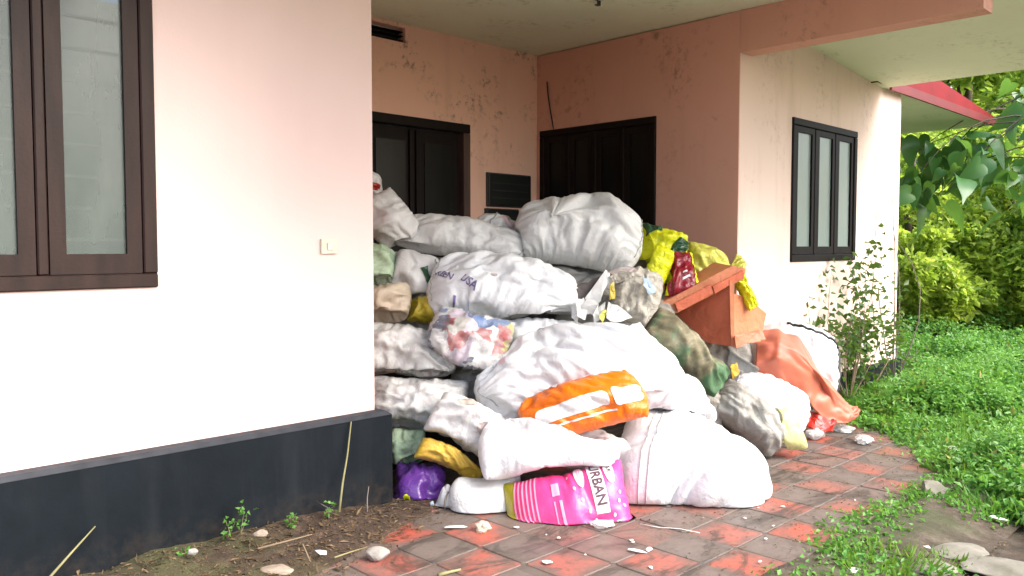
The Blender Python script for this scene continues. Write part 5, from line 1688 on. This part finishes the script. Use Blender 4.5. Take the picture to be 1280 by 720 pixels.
stone('stone', 'pale grey stone on the red tile near the bottom left', 472, 700, 0.135, 0.08, M['stone'], seed=2)
stone('stone', 'flat tan stone at the bottom edge of the soil bank', 345, 718, 0.20, 0.05, M['stone_tan'], seed=3, z=0.01)
stone('stone', 'small brown stone in the soil bank by the plinth', 325, 672, 0.08, 0.05, M['stone_tan'], seed=4, z=0.12)
stone('stone', 'little grey stone low on the left of the bank', 240, 694, 0.06, 0.04, M['stone'], seed=41, z=0.1)
stone('rubble_slab', 'tilted grey slab fragment at the weed edge', 1172, 625, 0.26, 0.12, M['flagstone'], seed=5, z=-0.04, tiltr=(0.5, 0.3))
FL = [(1148, 668, 0.36, 'pale flat stone nearest the tile corner'), (1196, 692, 0.34, 'flat stone in the middle of the bare soil'), (1262, 716, 0.42, 'large flat stone at the bottom right corner'),
      (1168, 714, 0.26, 'flat stone behind the bright grass tuft'), (1205, 640, 0.22, 'small flat stone by the weed clump'), (1130, 690, 0.2, 'small flat stone left of the middle stone')]
for k, (u, v, w, lb) in enumerate(FL):
    stone('flat_stone', lb, u, v, w * 1.1, 0.05, M['flagstone'], seed=50 + k, z=-0.028, group='flat stones in the bare soil')


def lump(label, u, v, w, h, mat, seed, z=0.0, name='plastic_lump'):
    c = on_ground(u, v, z)
    bm = bmesh.new(); bmesh.ops.create_icosphere(bm, subdivisions=3, radius=1)
    gg = np.random.default_rng(seed)
    dirs = gg.normal(size=(9, 3)); ph = gg.uniform(0, 6, 9)
    for vv in bm.verts:
        co = np.array(vv.co); r = 1 + 0.16 * sum(math.sin(3.5 * co.dot(dirs[k]) + ph[k]) for k in range(9)) / 2.2
        vv.co = Vector((co[0] * w / 2 * r, co[1] * w / 2 * 0.8 * r, max(-h * .4, co[2] * h / 2 * r)))
    me = bpy.data.meshes.new(name); bm.to_mesh(me); bm.free(); me.materials.append(mat)
    o = bpy.data.objects.new(name, me); o.location = (c[0], c[1], z + h * 0.42); o.rotation_euler[2] = gg.uniform(0, 3)
    return tag(link(o), label, 'litter')


lump('crumpled white plastic lump before the red scrap', 1020, 548, 0.20, 0.10, M['film'], 1)
lump('crumpled clear plastic lump under the salmon sheet end', 1054, 540, 0.17, 0.06, M['film'], 2)
lump('rounded pale plastic lump alone on the far tiles', 1079, 554, 0.17, 0.07, M['film'], 3)
lump('pale green plastic scrap in the weeds', 1197, 568, 0.13, 0.06, M['film_green'], 4, 0.06)
lump('beige crumpled scrap below the small soiled sack', 604, 664, 0.09, 0.06, M['beige'], 5)
lump('shiny crumpled wrapper beneath the pink sack', 752, 658, 0.13, 0.04, M['film'], 6)
lump('small blue bit by the purple bag', 540, 632, 0.035, 0.03, M['paleblue'], 7)


def flake(label, u, v, w, l, seed, mat='paper', z=0.004, group='scraps littering the porch tiles'):
    c = on_ground(u, v, z)
    gg = random.Random(seed)
    n = gg.randint(5, 7)
    pts = [(math.cos(2 * math.pi * k / n) * l / 2 * gg.uniform(.6, 1.1), math.sin(2 * math.pi * k / n) * w / 2 * gg.uniform(.6, 1.1), gg.uniform(0, 0.2) * w) for k in range(n)]
    vv = pts + [(0, 0, 0.12 * w)]
    f = [(k, (k + 1) % n, n) for k in range(n)]
    o = mesh_obj('paper_scrap', vv, f, M[mat])
    o.location = (c[0], c[1], c[2] + 0.002); o.rotation_euler[2] = gg.uniform(0, 6)
    m = o.modifiers.new('thickness', 'SOLIDIFY'); m.thickness = 0.003; m.offset = 1
    return tag(o, label, 'scrap', group)


o = flake('white rectangular scrap lying on the soil bank', 402, 692, 0.05, 0.09, 1, z=0.06)
flake('long white scrap in front of the soiled small sack', 572, 660, 0.05, 0.17, 2)
flake('white pointed scrap at the pink sack corner', 772, 650, 0.05, 0.10, 3)
flake('square white scrap at the bottom of the picture', 1066, 716, 0.09, 0.12, 4)
flake('white scrap at the bottom by the tiles centre', 684, 704, 0.05, 0.07, 5)
flake('white scrap pair on the dark tile at the bottom', 795, 690, 0.04, 0.12, 6)
flake('white scrap left of the torn card on dark tile', 812, 688, 0.04, 0.06, 7)
flake('white scrap between flat stones', 1158, 685, 0.04, 0.06, 8, z=0.0)
flake('white scrap above the middle flat stone', 1164, 657, 0.035, 0.05, 9, z=0.0)
flake('white scrap near the tile corner', 1111, 665, 0.05, 0.06, 10, z=0.0)
flake('pale wrapper lying in the weeds edge', 1246, 649, 0.06, 0.14, 11, z=0.0)
flake('white sliver standing in the weeds', 1252, 605, 0.03, 0.08, 12, z=0.05)
for k in range(26):
    u, v = random.uniform(560, 1110), random.uniform(600, 715)
    p = on_ground(u, v)
    if p[1] < 1.95 or (p[1] > 3.4 and p[0] < 5.1): continue
    s_ = random.uniform(0.010, 0.026)
    flake('tiny white scrap scattered on the porch tiles', u, v, s_, s_ * random.uniform(1, 2.2), 100 + k)


def stick(label, pts, r, mat, name='twig', cat='twig'):
    pts = [np.asarray(p, float) for p in pts]
    b = MB(); b.tube([tuple(p - pts[0]) for p in pts], [r * (1 - 0.5 * k / (len(pts) - 1)) for k in range(len(pts))], 5)
    o = b.build(name, M[mat], None, True); o.location = tuple(pts[0])
    return tag(o, label, cat)


def on_plinth(u, v, y=YA - 0.115):
    d = cF + RIGHT * (u - 640) / FPX + cU * (360 - v) / FPX
    return CAMP + d * (y / d[1])


stick('tall dry stem leaning against the dark plinth', [on_plinth(424, 640, 3.98), on_plinth(428, 605, 4.02), on_plinth(434, 570, 4.06), on_plinth(439, 527, 4.085)], 0.008, 'stem_green', 'dry_stem', 'stem')
stick('thin straw stick leaning on the plinth at lower left', [on_plinth(62, 722, 3.95), on_plinth(90, 690, 4.02), on_plinth(119, 658, 4.085)], 0.007, 'stem_green', 'dry_stem', 'stem')
stick('long dry twig lying across the soil bank', [on_ground(322, 686, 0.15), on_ground(360, 676, 0.15), on_ground(390, 668, 0.15)], 0.006, 'twig')
stick('forked dry twig end near the white scrap', [on_ground(378, 680, 0.13), on_ground(382, 688, 0.10), on_ground(388, 702, 0.07)], 0.005, 'twig')
stick('straw twig reaching over the red tile', [on_ground(418, 697, 0.06), on_ground(438, 690, 0.05), on_ground(458, 684, 0.03)], 0.005, 'stem_green')
stick('curled grey twig against the plinth', [on_plinth(411, 648, 4.0), on_plinth(409, 634, 4.03), on_plinth(402, 631, 4.05), on_plinth(396, 626, 4.06)], 0.006, 'twig_grey')
stick('grey dead sprig at the plinth corner', [on_plinth(459, 640, 4.0), on_plinth(459, 622, 4.04), on_plinth(461, 608, 4.06)], 0.005, 'twig_grey')
stick('white string lying on the tiles right of the pink sack', [on_ground(800, 655, .006), on_ground(822, 659, .006), on_ground(850, 661, .006), on_ground(875, 666, .006)], 0.003, 'paper', 'string', 'string')
stick('brown splinter at the bottom of the tiles', [on_ground(548, 719, .01), on_ground(562, 715, .012), on_ground(576, 712, .012)], 0.012, 'stem_green')
for k, (u, v, hh, lb) in enumerate([(284, 668, 0.11, 'small weed sprig left on the soil bank'), (300, 664, 0.16, 'tall weed sprig on the soil bank by the plinth'), (358, 654, 0.07, 'tiny weed sprig in the middle of the soil bank'), (238, 690, 0.06, 'tiny weed sprig low on the soil bank'), (405, 640, 0.06, 'tiny weed by the curled grey twig')]):
    b_ = on_plinth(u, v, 4.0)
    b_[2] = max(b_[2] - 0.02, 0.02)
    shrub('weed_sprig', lb, b_, [b_ + np.array([g.normal() * .03, g.normal() * .02 - .02, hh]), b_ + np.array([g.normal() * .05, -.03, hh * .8])], 9, 0.030, 0.020, 'weed', 0.003, 'stem_green', 0.02, 'weed sprigs on the soil bank', 'weed', 0.3)

# leaf litter and crumbs on the bank and the nearest tiles
n = 4200
x, y = g.uniform(0.9, 3.3, n), g.uniform(3.0, 4.08, n)
k = y > 3.38 + 0.30 * np.clip((x - 1.9), -1.5, 1.4) - 0.22 * g.uniform(0, 1, n) ** 2
x, y = x[k], y[k]
z = np.array([bank_z(a, b) for a, b in zip(x, y)]) + 0.004
P = np.stack([x, y, z], 1)
D = g.normal(size=P.shape) * np.array([1, 1, 0.25]); Nn = g.normal(size=P.shape) * 0.35 + np.array([0, 0, 1])
M['litter'] = leaf_mat('dead_leaf_litter', (0.05, 0.03, 0.017), (0.17, 0.12, 0.07), 0.05, 0.8, 9)
o = leaf_cloud('leaf_litter', P, D, Nn, 0.012 + 0.06 * g.uniform(0, 1, len(P)) ** 2.5, g.uniform(0.003, 0.016, len(P)), M['litter'])
tag(o, 'brown leaf litter and twigs strewn over the soil bank', 'litter', kind='stuff')
n = 5200
x, y = g.uniform(1.6, 7.2, n), g.uniform(1.2, 4.3, n)
k = fbm(x * 1.3, y * 1.3, 77) > 0.05
x, y = x[k], y[k]
P = np.stack([x, y, np.where(y > 1.89, 0.006, -0.03)], 1)
D = g.normal(size=P.shape) * np.array([1, 1, 0.15]); Nn = g.normal(size=P.shape) * 0.3 + np.array([0, 0, 1])
o = leaf_cloud('dirt_crumbs', P, D, Nn, g.uniform(0.006, 0.028, len(P)), g.uniform(0.004, 0.014, len(P)), M['litter'])
tag(o, 'dirt crumbs and dead leaf bits on the tiles', 'litter', kind='stuff')
